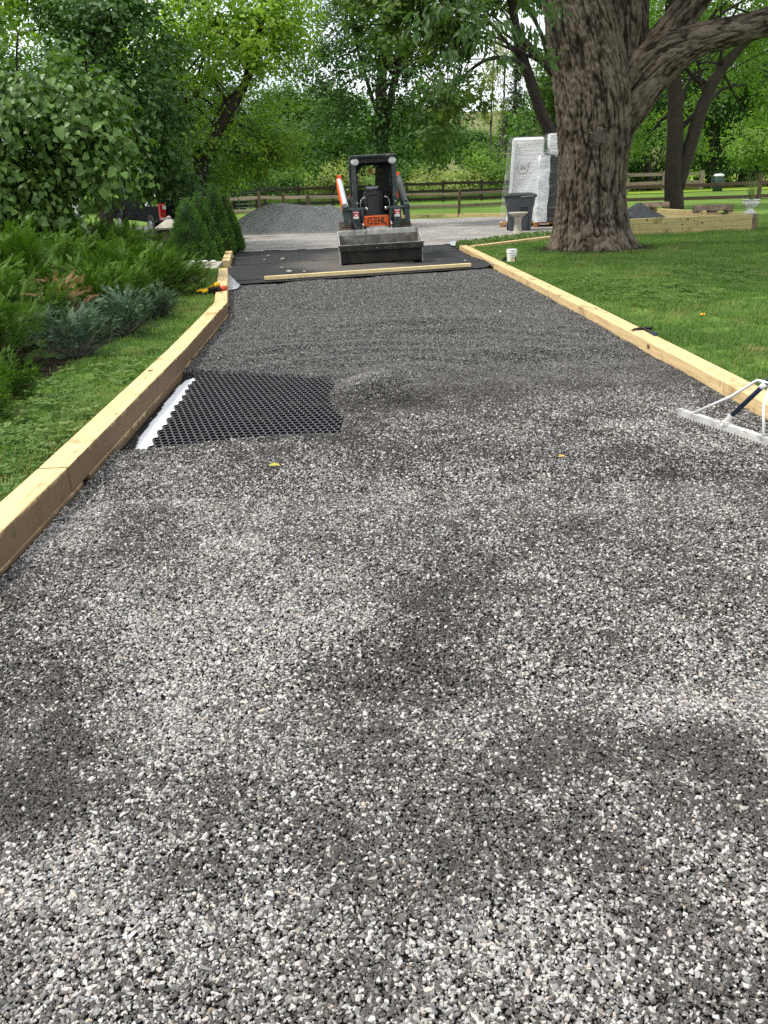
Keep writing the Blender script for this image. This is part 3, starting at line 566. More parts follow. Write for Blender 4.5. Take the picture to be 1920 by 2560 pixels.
    for s in (-1, 1):
        MB().tube(curve([(s * 0.60, 1.5, 1.15), (s * 0.56, 1.15, 1.08), (s * 0.50, 0.86, 0.93), (s * 0.36, 0.76, 0.90), (s * 0.31, 0.745, 0.82), (s * 0.30, 0.75, 0.72)], 24), 0.013, 8).build('hydraulic_hose', M['cab_black'], r, smooth=True)
        MB().tube(curve([(s * 0.42, 0.75, 0.80), (s * 0.38, 0.70, 0.70), (s * 0.30, 0.72, 0.66), (s * 0.22, 0.76, 0.62)], 16), 0.010, 8).build('hydraulic_hose', M['cab_black'], r, smooth=True)
    # cab
    cab = MB(); H = 1.90
    for s in (-1, 1):
        cab.box((s * 0.415, 0.97, 1.24), (0.095, 0.10, 1.12)).box((s * 0.44, 1.98, 1.25), (0.06, 0.10, 1.1)).box((s * 0.455, 1.48, 0.92), (0.03, 1.02, 0.50)).box((s * 0.445, 1.48, 1.80), (0.05, 1.1, 0.1))
    cab.box((0, 1.98, 0.9), (0.84, 0.08, 0.3)).box((0, 1.99, 1.83), (0.86, 0.06, 0.06)); c_ = cab.build('cab_frame', M['slate'], r, bevel=0.015)
    for s in (-1, 1):
        mg = MB()
        for k in range(9): mg.box((s * 0.452, 1.48, 1.2 + k * 0.063), (0.010, 0.94, 0.012))
        for k in range(8): mg.box((s * 0.449, 1.08 + k * 0.115, 1.46), (0.010, 0.012, 0.6))
        mg.build('side_grille', M['cab_black'], c_)
    rp_ = MB().box((0, 1.46, 1.885), (0.95, 1.16, 0.06)).box((0, 0.93, 1.895), (0.93, 0.16, 0.045)); rf = rp_.build('cab_roof', M['slate'], r, bevel=0.025)
    hd = MB().prism([(-0.455, 1.62), (-0.455, 1.865), (0.455, 1.865), (0.455, 1.62), (0.375, 1.69), (0.28, 1.775), (-0.28, 1.775), (-0.375, 1.69)], 0.935, 1.0, axis='y').build('front_header', M['cab_black'], r, bevel=0.008)
    for s in (-1, 1):
        h_ = MB().ball((s * 0.385, 0.915, 1.80), (0.085, 0.03, 0.065), 20, 10).build('headlight', M['lens'], r, smooth=True)
        MB().tube([(s * 0.385 + 0.088 * math.cos(t), 0.918, 1.80 + 0.068 * math.sin(t)) for t in np.linspace(0, 6.283, 25)], 0.010, 6, False).build('headlight_rim', M['cab_black'], h_, smooth=True)
        MB().ball((s * 0.40 + 0.02, 0.915, 1.07), 0.018, 8, 6).build('cab_bolt', M['chrome'], c_, smooth=True)
        MB().tube([(s * 0.36, 1.06, 1.58), (s * 0.335, 1.05, 1.55), (s * 0.335, 1.05, 1.36), (s * 0.36, 1.06, 1.33)], 0.011, 8).build('grab_handle', M['slate'], r, smooth=True)
        lv = MB().tube([(s * 0.30, 1.1, 0.82), (s * 0.31, 1.08, 1.05), (s * 0.29, 1.05, 1.13)], 0.012, 8).tube([(s * 0.28, 1.04, 1.14), (s * 0.20, 1.03, 1.17)], 0.017, 8).build('control_lever', M['worn_steel'], r, smooth=True)
    # rear wall with octagonal window hole
    rw = MB(); ho = [(-0.27, 1.30), (0.27, 1.30), (0.29, 1.32), (0.29, 1.58), (0.17, 1.74), (-0.17, 1.74), (-0.29, 1.58), (-0.29, 1.32)]
    ou = [(-0.42, 0.72), (0.42, 0.72), (0.42, 1.32), (0.42, 1.6), (0.2, 1.86), (-0.2, 1.86), (-0.42, 1.6), (-0.42, 1.32)]
    ou = [(-0.43, 0.72), (0.43, 0.72), (0.43, 1.32), (0.43, 1.86), (0.17, 1.86), (-0.17, 1.86), (-0.43, 1.86), (-0.43, 1.32)]
    V = [(x, yy, z) for yy in (1.92, 1.96) for x, z in ho + ou]; F = []
    for k in range(8):
        k2 = (k + 1) % 8; F += [(k, k2, 8 + k2, 8 + k), (16 + k, 24 + k, 24 + k2, 16 + k2), (k, 16 + k, 16 + k2, k2), (8 + k, 8 + k2, 24 + k2, 24 + k)]
    rw.add(V, F); rwo = rw.build('rear_wall', M['cab_black'], r)
    gq = NT('cab_glass'); gq.b.inputs['Transmission Weight'].default_value = 1.0; gq.b.inputs['IOR'].default_value = 1.0; gm_ = gq.done((0.62, 0.68, 0.66), 0.02, 0, None, 0.5)
    gl = MB().prism(ho, 1.938, 1.944, axis='y').build('rear_window', gm_, r)
    MB().prism([(-0.075, 1.60), (0.075, 1.60), (0.0, 1.725)], 1.930, 1.936, axis='y').build('warning_triangle', M['yellow_paint'], gl)
    MB().box((0.0, 1.929, 1.655), (0.014, 0.002, 0.048)).box((0.0, 1.929, 1.615), (0.014, 0.002, 0.012)).build('triangle_mark', M['ink'], gl)
    for k, (xx, hh) in enumerate(((0.11, 0.03), (0.155, 0.034), (0.18, 0.024), (0.205, 0.034))): MB().box((xx, 1.934, 1.33 + hh / 2), (0.012, 0.003, hh)).build('window_decal', M['ink'], gl)
    MB().box((0.19, 1.934, 1.40), (0.04, 0.003, 0.035)).build('window_sticker', M['ink'], gl)
    # cab interior
    MB().box((0, 1.4, 0.735), (0.80, 1.0, 0.03)).box((0, 1.86, 0.95), (0.82, 0.05, 0.5)).box((-0.40, 1.45, 0.95), (0.03, 1.0, 0.45)).box((0.40, 1.45, 0.95), (0.03, 1.0, 0.45)).box((0, 1.0, 0.74), (0.8, 0.12, 0.04)).build('cab_interior', M['cab_black'], r)
    st = thing('seat', None, None); st.parent = r; del_ = [st.pop(k) for k in list(st.keys())]
    sb = MB(); n = 20; pts = []
    for z, w_ in ((0.80, 0.235), (0.88, 0.25), (1.0, 0.255), (1.10, 0.245), (1.20, 0.215), (1.275, 0.175), (1.30, 0.12)): pts.append((z, w_))
    V = []; F = []
    for z, w_ in pts:
        yb = 1.62 + (z - 0.8) * 0.12
        for k in range(n):
            a = 2 * math.pi * k / n; ex = abs(math.cos(a)) ** 0.5 * math.copysign(1, math.cos(a)); ey = abs(math.sin(a)) ** 0.6 * math.copysign(1, math.sin(a)); V.append((w_ * ex, yb + 0.07 * ey - (0.015 * (1 - ex * ex) if False else 0), z))
    for j in range(len(pts) - 1):
        for k in range(n): F.append((j * n + k, j * n + (k + 1) % n, (j + 1) * n + (k + 1) % n, (j + 1) * n + k))
    F.append(tuple((len(pts) - 1) * n + k for k in range(n)))
    sb.add(V, F); bk_ = sb.build('backrest', M['seat_vinyl'], st, smooth=True)
    MB().tube([(-0.13, 1.548, 0.92), (-0.13, 1.565, 1.15), (-0.08, 1.575, 1.19), (0.10, 1.575, 1.19), (0.145, 1.565, 1.15), (0.145, 1.548, 0.92)], 0.006, 6).build('piping', M['cab_black'], bk_, smooth=True)
    MB().box((0, 1.33, 0.80), (0.50, 0.50, 0.10)).build('cushion', M['seat_vinyl'], st, bevel=0.035)
    MB().box((0, 1.075, 0.79), (0.60, 0.03, 0.06)).build('seat_front', M['slate'], st, bevel=0.01)
    MB().prism([(-0.10, 1.30), (0.10, 1.30), (0.15, 1.355), (-0.15, 1.355)], 1.70, 1.78, axis='y').build('headrest', M['arm_grey'], st, bevel=0.01)
    for s in (-1, 1): MB().tube([(s * 0.25, 1.6, 1.06), (s * 0.36, 1.45, 1.03)], 0.015, 8).build('armrest', M['seat_vinyl'], st, smooth=True)
loader()

def heap():
    xs = np.arange(-3.2, 4.2, 0.06); ys = np.arange(-2.2, 2.2, 0.06)
    def hz(x, y):
        f = lambda cx, cy_, sx, sy, h: h * np.clip(1 - np.sqrt(((x - cx) / sx) ** 2 + ((y - cy_) / sy) ** 2), 0, 1) ** 0.85
        z = np.maximum.reduce([f(-0.2, 0, 2.5, 1.8, 1.12), f(-1.5, -0.2, 1.7, 1.4, 0.62), f(1.2, 0.1, 2.2, 1.7, 1.15), f(2.4, 0.1, 1.9, 1.6, 1.05)])
        z = 0.84 * np.exp(-np.where(x < 0, np.abs(x / 1.45) ** 2.4, np.abs(x / 3.9) ** 2.4)) * np.exp(-np.abs(y / 1.15) ** 2.2) + 0.25 * (n2(x, y, 0.8, 3, 3) - 0.5) * np.exp(-(y / 1.2) ** 2) * sstep(-2.0, -0.8, x); z = z - 0.04; return z + 0.30 * (n2(x, y, 1.5, 4, 71) - 0.5) * (z > 0.02) + 0.09 * (n2(x, y, 9, 3, 72) - 0.5) * (z > 0.02) - 0.03
    q = NT('heap_gravel'); v = q.coord(); n1 = q.noise(v, 50, 4, 0.8); n3 = q.noise(v, 1.3, 4)
    c = q.ramp(n1, [(0.30, (0.20, 0.195, 0.19)), (0.52, (0.50, 0.49, 0.48)), (0.72, (0.78, 0.77, 0.75))]); c = q.mix(0.6, c, q.ramp(n3, [(0.3, (0.7,) * 3), (0.7, (1.1,) * 3)]), 'MULTIPLY')
    o = sheet('gravel_heap', xs, ys, hz, q.done(c, 0.95, 0, q.bump(n1, 1.0, 0.06), 0.1)); o.location = (-3.2, 29.3, 0.02)
    tag(o, 'low wide heap of grey gravel dumped on the yard left of the loader', 'gravel heap')
heap()

def rect_loop(cx, cy_, wx, wy, z, r, n=5):
    P = []
    for sx, sy, a0 in ((1, 1, 0), (-1, 1, 90), (-1, -1, 180), (1, -1, 270)):
        for k in range(n):
            a = rad(a0 + 90 * k / (n - 1)); P.append((cx + sx * (wx / 2 - r) + r * math.cos(a), cy_ + sy * (wy / 2 - r) + r * math.sin(a), z))
    return P
def loft(mb, loops, cap=True):
    m = len(loops[0]); V = [p for l in loops for p in l]
    F = [(j * m + k, j * m + (k + 1) % m, (j + 1) * m + (k + 1) % m, (j + 1) * m + k) for j in range(len(loops) - 1) for k in range(m)]
    if cap: F += [tuple(range(m))[::-1], tuple((len(loops) - 1) * m + k for k in range(m))]
    return mb.add(V, F)
def wheelie():
    r = thing('trash_bin', 'dark grey wheeled trash bin with hinged lid before the wrapped pallets', 'trash bin', (4.03, 24.3, 0.01), rad(-8))
    w0 = 0.66
    loft(MB(), [rect_loop(0.02, 0, 0.60, 0.62, 0.05, 0.06), rect_loop(0, 0, 0.72, 0.72, 0.62, 0.07), rect_loop(0, 0, 0.755, 0.745, 0.64, 0.07), rect_loop(0, 0, 0.84, 0.80, 0.90, 0.08)]).build('body', M['bin'], r)
    loft(MB(), [rect_loop(0, 0, 0.90, 0.86, 0.885, 0.09), rect_loop(0, 0, 0.92, 0.88, 0.915, 0.09), rect_loop(0, 0, 0.90, 0.86, 0.945, 0.09), rect_loop(0, 0.02, 0.6, 0.6, 0.99, 0.1)]).build('lid', M['bin_lid'], r)
    MB().tube([(0.02, -0.42, 0.90), (0.03, -0.455, 0.895), (0.36, -0.455, 0.905), (0.37, -0.42, 0.91)], 0.016, 8).build('handle', M['grey_ink'], r, smooth=True)
    MB().box((0.11, -0.36, 0.52), (0.20, 0.03, 0.20)).box((0.02, -0.325, 0.32), (0.022, 0.03, 0.6)).box((0.24, -0.325, 0.32), (0.022, 0.03, 0.6)).build('recess', M['bin_lid'], r)
    MB().tube([(-0.02, -0.38, 0.47), (0.24, -0.38, 0.47)], 0.014, 8).build('bar', M['bin'], r, smooth=True)
    for s in (-1, 1): MB().tube([(s * 0.30 - 0.03, 0.30, 0.12), (s * 0.30 + 0.03, 0.30, 0.12)], 0.12, 18).build('wheel', M['bin_lid'], r)
    MB().prism([(0.28, 0.05), (0.40, 0.05), (0.40, 0.93), (0.36, 0.93)], 0.0, 0.05, axis='y') if False else None
wheelie()

def birdbath():
    r = thing('bird_bath', 'pale concrete bird bath on a fluted pedestal before the trash bin', 'bird bath', (3.78, 23.0, 0.0))
    fl = lambda j, a: 0.05 * math.cos(8 * a)
    MB().lathe([(0.155, 0), (0.155, 0.03), (0.12, 0.06), (0.10, 0.12), (0.085, 0.25), (0.085, 0.36), (0.10, 0.42), (0.13, 0.45)], 32, flute=fl).build('pedestal', M['concrete'], r, smooth=True)
    MB().lathe([(0.10, 0.44), (0.17, 0.47), (0.25, 0.525), (0.262, 0.55), (0.25, 0.556), (0.21, 0.535), (0.10, 0.51), (0.02, 0.505)], 40).build('basin', M['concrete'], r, smooth=True)
birdbath()

q = NT('stretch_wrap'); v = q.coord((1.0, 1.0, 2.6)); n1 = q.noise(v, 1.6, 3, 0.5, 1.0); f = q.ramp(n1, [(0.40, (0.10,) * 3), (0.55, (0.25,) * 3), (0.72, (0.75,) * 3)])
tr = q.new('ShaderNodeBsdfTransparent'); ms = q.new('ShaderNodeMixShader'); q.done((0.82, 0.84, 0.86), 0.2, 0, q.bump(n1, 0.8, 0.05), 0.6); q.l(f, ms.inputs[0]); q.l(tr.outputs[0], ms.inputs[1]); q.l(q.b.outputs[0], ms.inputs[2]); q.l(ms.outputs[0], q.out.inputs[0]); M['wrap'] = q.m
q = NT('stretch_wrap_thin'); v = q.coord((1.0, 1.0, 2.6)); n1 = q.noise(v, 2.6, 3, 0.5, 1.0); f = q.ramp(n1, [(0.50, (0.05,) * 3), (0.62, (0.14,) * 3), (0.75, (0.5,) * 3)])
tr = q.new('ShaderNodeBsdfTransparent'); ms = q.new('ShaderNodeMixShader'); q.done((0.82, 0.84, 0.86), 0.3, 0, q.bump(n1, 0.3, 0.05), 0.5); q.l(f, ms.inputs[0]); q.l(tr.outputs[0], ms.inputs[1]); q.l(q.b.outputs[0], ms.inputs[2]); q.l(ms.outputs[0], q.out.inputs[0]); M['wrap_thin'] = q.m
q = NT('stretch_wrap_thick'); v = q.coord((1.0, 1.0, 2.0)); n1 = q.noise(v, 3.0, 5, 0.7, 1.2); f = q.ramp(n1, [(0.30, (0.55,) * 3), (0.60, (0.95,) * 3)])
tr = q.new('ShaderNodeBsdfTransparent'); ms = q.new('ShaderNodeMixShader'); q.done((0.85, 0.87, 0.90), 0.3, 0, q.bump(n1, 0.35, 0.05), 0.5); q.l(f, ms.inputs[0]); q.l(tr.outputs[0], ms.inputs[1]); q.l(q.b.outputs[0], ms.inputs[2]); q.l(ms.outputs[0], q.out.inputs[0]); M['wrap_thick'] = q.m
def pallet(w, d):
    b = MB()
    for y in (-d / 2 + 0.05, 0, d / 2 - 0.05):
        for x in (-w / 2 + 0.06, 0, w / 2 - 0.06): b.box((x, y, 0.06), (0.11, 0.10, 0.085))
        b.box((0, y, 0.0085), (w, 0.10, 0.017))
    for k in range(7): b.box((-w / 2 + 0.05 + k * (w - 0.1) / 6, 0, 0.125), (0.10, d, 0.02))
    for y in (-d / 2 + 0.05, 0, d / 2 - 0.05): b.box((0, y, 0.108), (w - 0.002, 0.097, 0.012))
    return b
def crumple(me, amp, sc, s):
    n = len(me.vertices); P = np.zeros(n * 3, np.float32); me.vertices.foreach_get('co', P); P = P.reshape(-1, 3)
    P = P + amp * (np.stack([fbm(P * sc + k * 9, 3, s + k) for k in range(3)], 1) - 0.5) * 2; me.vertices.foreach_set('co', P.ravel()); me.update()
def gridbox(loops, sub=14):
    """loft through loops with extra rows"""
    L2 = []
    for a, b in zip(loops[:-1], loops[1:]):
        for k in range(sub): L2.append([tuple(np.array(p) * (1 - k / sub) + np.array(q_) * k / sub) for p, q_ in zip(a, b)])
    return L2 + [loops[-1]]
def pallets():
    r = thing('wrapped_pallet', 'tall pallet of white wrapped sheets with a hand drawn circled mark', 'pallet', (4.36, 26.3, 0.02), rad(-8))
    pallet(1.15, 1.0).build('pallet', M['pallet_wood'], r, bevel=0.003)
    MB().box((-0.28, -0.53, 0.07), (0.06, 0.01, 0.10)).build('tag', M['yellow_paint'], r)
    x0 = 0.18
    g = MB(); loft(g, gridbox([rect_loop(0.06, 0, 0.90, 0.82, 0.16, 0.03, 6), rect_loop(0.16, 0, 0.92, 0.82, 1.2, 0.03, 6), rect_loop(0.20, 0, 0.90, 0.80, 2.36, 0.05, 6), rect_loop(0.2, 0, 0.80, 0.7, 2.42, 0.05, 6)], 9)); go = g.build('goods', M['goods'], r); crumple(go.data, 0.014, 5, 3)
    MB().box((-0.255, -0.43, 1.3), (0.075, 0.03, 2.1), np.array(Matrix.Rotation(rad(3.4), 3, 'Y'))).build('corner_board', M['white_paint'], r)
    wr = MB(); loft(wr, gridbox([rect_loop(0.0, 0, 1.16, 1.0, 0.13, 0.10, 6), rect_loop(0.04, 0, 1.12, 0.98, 0.9, 0.10, 6), rect_loop(0.12, 0, 1.10, 0.96, 1.6, 0.08, 6), rect_loop(0.15, 0, 1.08, 0.92, 2.30, 0.08, 6), rect_loop(0.2, 0, 0.98, 0.88, 2.46, 0.08, 6)], 8), cap=False); wo = wr.build('stretch_wrap', M['wrap_thin'], r, smooth=True); crumple(wo.data, 0.022, 4, 7)
    mk = MB(); y = -0.475; cx, cz = 0.05, 1.62
    def yy(z): return -0.525
    mk.tube([(cx + 0.155 * math.cos(t), yy(0), cz + 0.155 * math.sin(t) * 1.0) for t in np.linspace(rad(150), rad(395), 28)], 0.010, 6)
    mk.tube([(cx - 0.075, yy(0), cz + 0.07), (cx + 0.005, yy(0), cz + 0.075), (cx - 0.045, yy(0), cz - 0.075)], 0.011, 6); mk.tube([(cx - 0.075, yy(0), cz), (cx + 0.0, yy(0), cz + 0.005)], 0.010, 6)
    mk.tube([(cx + 0.09, yy(0), cz + 0.075), (cx + 0.035, yy(0), cz + 0.03), (cx + 0.03, yy(0), cz - 0.04), (cx + 0.07, yy(0), cz - 0.06), (cx + 0.09, yy(0), cz - 0.025), (cx + 0.04, yy(0), cz - 0.01)], 0.010, 6)
    mk.tube([(cx + 0.14, yy(0), cz + 0.02), (cx + 0.185, yy(0), cz + 0.10), (cx + 0.175, yy(0), cz + 0.17)], 0.012, 6); mk.build('marker_scrawl', M['grey_ink'], r, smooth=True)
    r2 = thing('wrapped_pallet', 'pallet of black panels in white stretch wrap, half behind the big trunk', 'pallet', (5.30, 25.9, 0.02), rad(-4))
    pallet(1.25, 1.1).build('pallet', M['pallet_wood'], r2, bevel=0.003)
    b = MB(); rg = np.random.default_rng(5)
    for k in range(30): b.box((0.12 + rg.normal(0, 0.006), rg.normal(0, 0.006), 0.18 + k * 0.060), (0.92, 0.95, 0.045))
    for k in range(12): b.box((-0.32 + k * 0.08, -0.48, 1.05), (0.012, 0.012, 1.75))
    b.build('goods', M['black_plastic'], r2)
    MB().box((-0.40, -0.3, 1.05), (0.10, 0.5, 1.75)).box((-0.42, -0.54, 1.05), (0.14, 0.02, 1.80)).box((-0.5, -0.18, 0.9), (0.06, 0.6, 1.5)).build('corner_board', M['white_paint'], r2)
    MB().box((0.16, 0.2, 2.15), (0.72, 0.5, 0.70)).build('top_bundle', M['goods'], r2, bevel=0.03)
    wr = MB(); loft(wr, gridbox([rect_loop(0.0, 0, 1.24, 1.12, 0.14, 0.1, 6), rect_loop(0.04, 0, 1.16, 1.08, 1.0, 0.1, 6), rect_loop(0.08, 0, 1.08, 1.04, 1.9, 0.1, 6), rect_loop(0.14, 0.1, 0.86, 0.8, 2.1, 0.1, 6), rect_loop(0.14, 0.15, 0.82, 0.7, 2.52, 0.08, 6)], 8), cap=False); wo = wr.build('stretch_wrap', M['wrap_thin'], r2, smooth=True); crumple(wo.data, 0.03, 4, 17)
    wr = MB(); loft(wr, gridbox([rect_loop(-0.42, 0, 0.34, 1.18, 0.15, 0.05, 6), rect_loop(-0.40, 0, 0.34, 1.14, 1.0, 0.05, 6), rect_loop(-0.36, 0, 0.32, 1.10, 1.92, 0.05, 6)], 10), cap=False); wo = wr.build('loose_wrap', M['wrap_thick'], r2, smooth=True); crumple(wo.data, 0.03, 4, 27)
    wr = MB(); V = [(-0.54, -0.55, 1.0), (-0.52, -0.5, 1.75), (-0.98, -0.45, 0.92), (-0.95, -0.44, 1.12), (-0.54, -0.56, 0.86)]; 
    n = 12; P = []
    for i in range(n + 1):
        for j in range(n + 1):
            u, v_ = i / n, j / n; top = 1.85 * (1 - u) ** 1.2 + 1.15 * (1 - (1 - u) ** 1.2); bot = 0.9; P.append((-0.50 - 0.55 * u, -0.545 + 0.05 * u, bot + (top - bot) * v_ - 0.05 * u))
    F = [(i * (n + 1) + j, i * (n + 1) + j + 1, (i + 1) * (n + 1) + j + 1, (i + 1) * (n + 1) + j) for i in range(n) for j in range(n)]
    o = wr.add(P, F).build('wrap_tail', M['wrap_thick'], r2, smooth=True); crumple(o.data, 0.02, 6, 37)
pallets()

def fence(name, label, posts, rails, pm, rm, pw=0.12, rw=0.05, rh=0.13, group=None, jit=0.02, cap=None):
    """posts [(x, y, top)], rails: list of heights; each run between neighbouring posts is one rail"""
    r = thing(name, label, 'fence', (posts[0][0], posts[0][1], 0), 0, group); o0 = np.array([posts[0][0], posts[0][1], 0]); rg = np.random.default_rng(len(posts) * 7 + int(posts[0][1]))
    for k, (x, y, h) in enumerate(posts):
        dx, dy = rg.normal(0, 0.02, 2); MB().bar(np.array([x, y, -0.1]) - o0, np.array([x + dx, y + dy, h]) - o0, pw, pw, up=(0, 1, 0)).build('post', M[pm], r, bevel=0.008)
    for (x1, y1, _), (x2, y2, _) in zip(posts[:-1], posts[1:]):
        for z in rails:
            j1, j2 = rg.normal(0, jit, 2); MB().bar(np.array([x1, y1, z + j1]) - o0, np.array([x2, y2, z + j2]) - o0, rw, rh).build('rail', M[rm], r, bevel=0.008)
    return r
def xs_at(pxs, Y, py=470): return [D(p_, py, Y)[0] for p_ in pxs]
dk = [(x, 55.0, 1.22) for x in xs_at([565, 660, 745, 832, 925, 1018, 1108, 1204, 1300, 1395], 55)]
fence('rail_fence', 'dark brown three-rail fence crossing behind the loader at the meadow edge', dk, [0.20, 0.62, 1.06], 'dark_rail', 'dark_rail', 0.15, 0.06, 0.16)
nl = [(D(578, 540, 38)[0], 38.0, 1.0), (D(652, 540, 37)[0], 37.0, 1.15), (D(710, 520, 36.5)[0], 36.5, 1.05), (D(770, 520, 35.5)[0], 35.5, 0.95), (D(862, 520, 35)[0], 35, 1.0)]
fence('rail_fence', 'brown weathered two-rail fence behind the gravel heap', nl, [0.42, 0.88], 'brown_rail', 'grey_rail', 0.13, 0.06, 0.12)
nr = [(D(862, 520, 35)[0] + .06, 35.0, 0.95), (D(1010, 540, 34.6)[0], 34.6, 0.95), (D(1147, 543, 34)[0], 34.0, 1.0), (D(1275, 540, 34.5)[0], 34.5, 0.95), (D(1420, 540, 36)[0], 36, 0.95)]
fence('rail_fence', 'weathered brown two-rail fence between the loader and the wrapped pallets', nr, [0.42, 0.84], 'brown_rail', 'grey_rail', 0.10, 0.05, 0.09)
rr = [(D(1480, 540, 36.6)[0], 36.6, 0.95), (D(1668, 520, 36.3)[0], 36.3, 0.9), (15.57, 35.65, 1.15), (21.5, 34.8, 1.0)]
fence('rail_fence', 'dark two-rail fence on the sunny lawn behind the twin-trunked tree and raised bed', rr, [0.34, 0.82], 'brown_rail', 'brown_rail', 0.13, 0.06, 0.13)
gr = [(D(p_, 455, 62)[0], 62.0, 1.28) for p_ in (1500, 1568, 1660, 1752)]
fence('rail_fence', 'pale grey weathered fence far off at the wood edge, right of the big trunk', gr, [0.55, 1.12], 'grey_rail', 'grey_rail', 0.26, 0.06, 0.22)
# field gate
def gate():
    x0, x1 = D(585, 500, 46)[0], D(640, 500, 46)[0]; r = thing('field_gate', 'grey tubular metal field gate seen through the fence behind the conical spruces', 'gate', (x0, 46, 0))
    w_ = x1 - x0; MB().tube([(0, 0, 0.12), (0, 0, 1.0), (w_, 0, 1.0), (w_, 0, 0.12), (0, 0, 0.12)], 0.028, 8).build('frame', M['dark_steel'], r, smooth=True)
    for z in (0.3, 0.48, 0.66, 0.83): MB().tube([(0, 0, z), (w_, 0, z)], 0.02, 6).build('bar', M['grey_ink'], r, smooth=True)
    for x in (-0.12, w_ + 0.12): MB().box((x, 0, 0.62), (0.18, 0.18, 1.3)).build('gate_post', M['dark_rail'], r, bevel=0.01)
gate()

def truck():
    r = thing('pickup_truck', 'black pickup truck parked behind the junipers, tailgate and tail light showing', 'pickup truck', (-4.95, 24.4, 0.0), rad(30))
    # local: x right, y forward(away), rear at y=0
    MB().prism([(0.0, 0.55), (0.0, 1.16), (1.95, 1.16), (1.95, 0.55)], -0.95, -0.87).prism([(0.0, 0.55), (0.0, 1.16), (1.95, 1.16), (1.95, 0.55)], 0.87, 0.95).box((0, 0.95, 0.62), (1.74, 1.9, 0.06)).box((0, 1.92, 0.86), (1.74, 0.06, 0.6)).build('cargo_bed', M['truck_black'], r, bevel=0.02)
    tg = MB().box((0, -0.03, 0.865), (1.56, 0.07, 0.59)).build('tailgate', M['truck_black'], r, bevel=0.025)
    MB().box((-0.35, -0.075, 0.95), (0.10, 0.012, 0.03)).box((0.05, -0.075, 1.0), (0.22, 0.012, 0.06)).build('tailgate_handle', M['chrome'], tg, bevel=0.004)
    MB().box((0, -0.06, 1.165), (1.56, 0.03, 0.016)).build('tailgate_edge', M['chrome'], tg)
    for s in (-1, 1):
        t_ = MB().prism([(-0.045, 0.62), (0.10, 0.62), (0.12, 1.0), (0.02, 1.06), (-0.045, 1.02)], s * 0.875 - 0.085, s * 0.875 + 0.085).build('tail_light', M['taillight'], r, bevel=0.015)
        MB().box((s * 0.875 + 0.03, -0.05, 0.95), (0.10, 0.02, 0.10)).box((s * 0.875, -0.05, 0.665), (0.16, 0.02, 0.06)).build('reverse_lamp', M['lens'], t_, bevel=0.004)
    MB().box((0, -0.14, 0.45), (1.85, 0.18, 0.16)).box((0, -0.20, 0.54), (0.9, 0.1, 0.02)).build('rear_bumper', M['truck_black'], r, bevel=0.03)
    MB().box((0.0, -0.28, 0.36), (0.08, 0.25, 0.08)).ball((0, -0.38, 0.44), 0.035, 8, 6).build('tow_hitch', M['dark_steel'], r)
    MB().prism([(1.97, 0.55), (1.97, 1.2), (2.25, 1.78), (3.5, 1.80), (4.1, 1.22), (5.4, 1.12), (5.5, 0.55)], -0.92, 0.92).build('cab', M['truck_black'], r, bevel=0.05)
    MB().prism([(2.15, 1.25), (2.35, 1.70), (3.42, 1.72), (3.8, 1.25)], -0.93, -0.922).prism([(2.15, 1.25), (2.35, 1.70), (3.42, 1.72), (3.8, 1.25)], 0.922, 0.93).build('side_window', M['window_glass'], r)
    MB().box((0, 2.13, 1.5), (1.4, 0.02, 0.36), np.array(Matrix.Rotation(rad(-25), 3, 'X'))).build('back_window', M['window_glass'], r)
    for s in (-1, 1):
        for y in (1.0, 4.4):
            wh = MB().tube([(s * 0.78, y, 0.38), (s * 0.97, y, 0.38)], 0.38, 28).build('wheel', M['cab_black'], r, bevel=0.03)
            MB().tube([(s * 0.80, y, 0.38), (s * 0.985, y, 0.38)], 0.22, 20).build('rim', M['chrome'], wh, bevel=0.01)
    for y in (0.35, 1.0, 1.6): pass
    MB().box((-0.955, 0.42, 1.03), (0.012, 0.5, 0.09)).box((-0.955, 1.05, 1.03), (0.012, 0.55, 0.09)).build('side_reflection', M['white_paint'], r)  # white panels stand in for light reflected in the bed side
    pl = MB().bar((0, 0, 0), (0.02, 2.0, 0.35), 0.07, 0.035).build('white_plank', M['white_paint'], bevel=0.004); c_, s_ = math.cos(rad(30)), math.sin(rad(30))
    pl.location = (-4.95 + c_ * -0.9 , 24.4 + s_ * -0.9, 1.18); pl.rotation_euler = (0, 0, rad(30)); tag(pl, 'white plank resting on the side of the black pickup bed', 'plank')
truck()

def pillar():
    r = thing('garden_pillar', 'short stone pillar with a pale pyramid cap between junipers and conical spruces', 'pillar', (-4.25, 18.3, 0.05))
    MB().box((0, 0, 0.30), (0.34, 0.34, 0.60)).build('shaft', M['stone_brown'], r, bevel=0.015)
    b = MB(); loft(b, [rect_loop(0, 0, 0.50, 0.50, 0.60, 0.02, 3), rect_loop(0, 0, 0.52, 0.52, 0.645, 0.02, 3), rect_loop(0, 0, 0.20, 0.20, 0.77, 0.02, 3), rect_loop(0, 0, 0.12, 0.12, 0.80, 0.02, 3)]); b.build('cap', M['concrete'], r, bevel=0.01)
    MB().ball((0, 0, 0.82), 0.05, 10, 6).build('finial', M['concrete'], r, smooth=True)
pillar()
s_ = MB().prism([(-2.80, 15.18), (-2.92, 16.55), (-6.5, 16.7), (-6.5, 15.35)], -0.03, 0.125, axis='z').build('path_slab', M['concrete'], bevel=0.01); tag(s_, kind='structure'); s_.name = 'path'
bg = MB(); rg = np.random.default_rng(3)
for k in range(4): bg.ball((rg.normal(0, 0.10), rg.normal(0, 0.03), 0.02), (0.06, 0.04, 0.025), 8, 5)
o = bg.build('crumpled_paper', M['white_paint'], smooth=True); o.location = (-3.25, 16.35, 0.128); tag(o, 'crumpled white paper lying on the concrete path', 'paper')

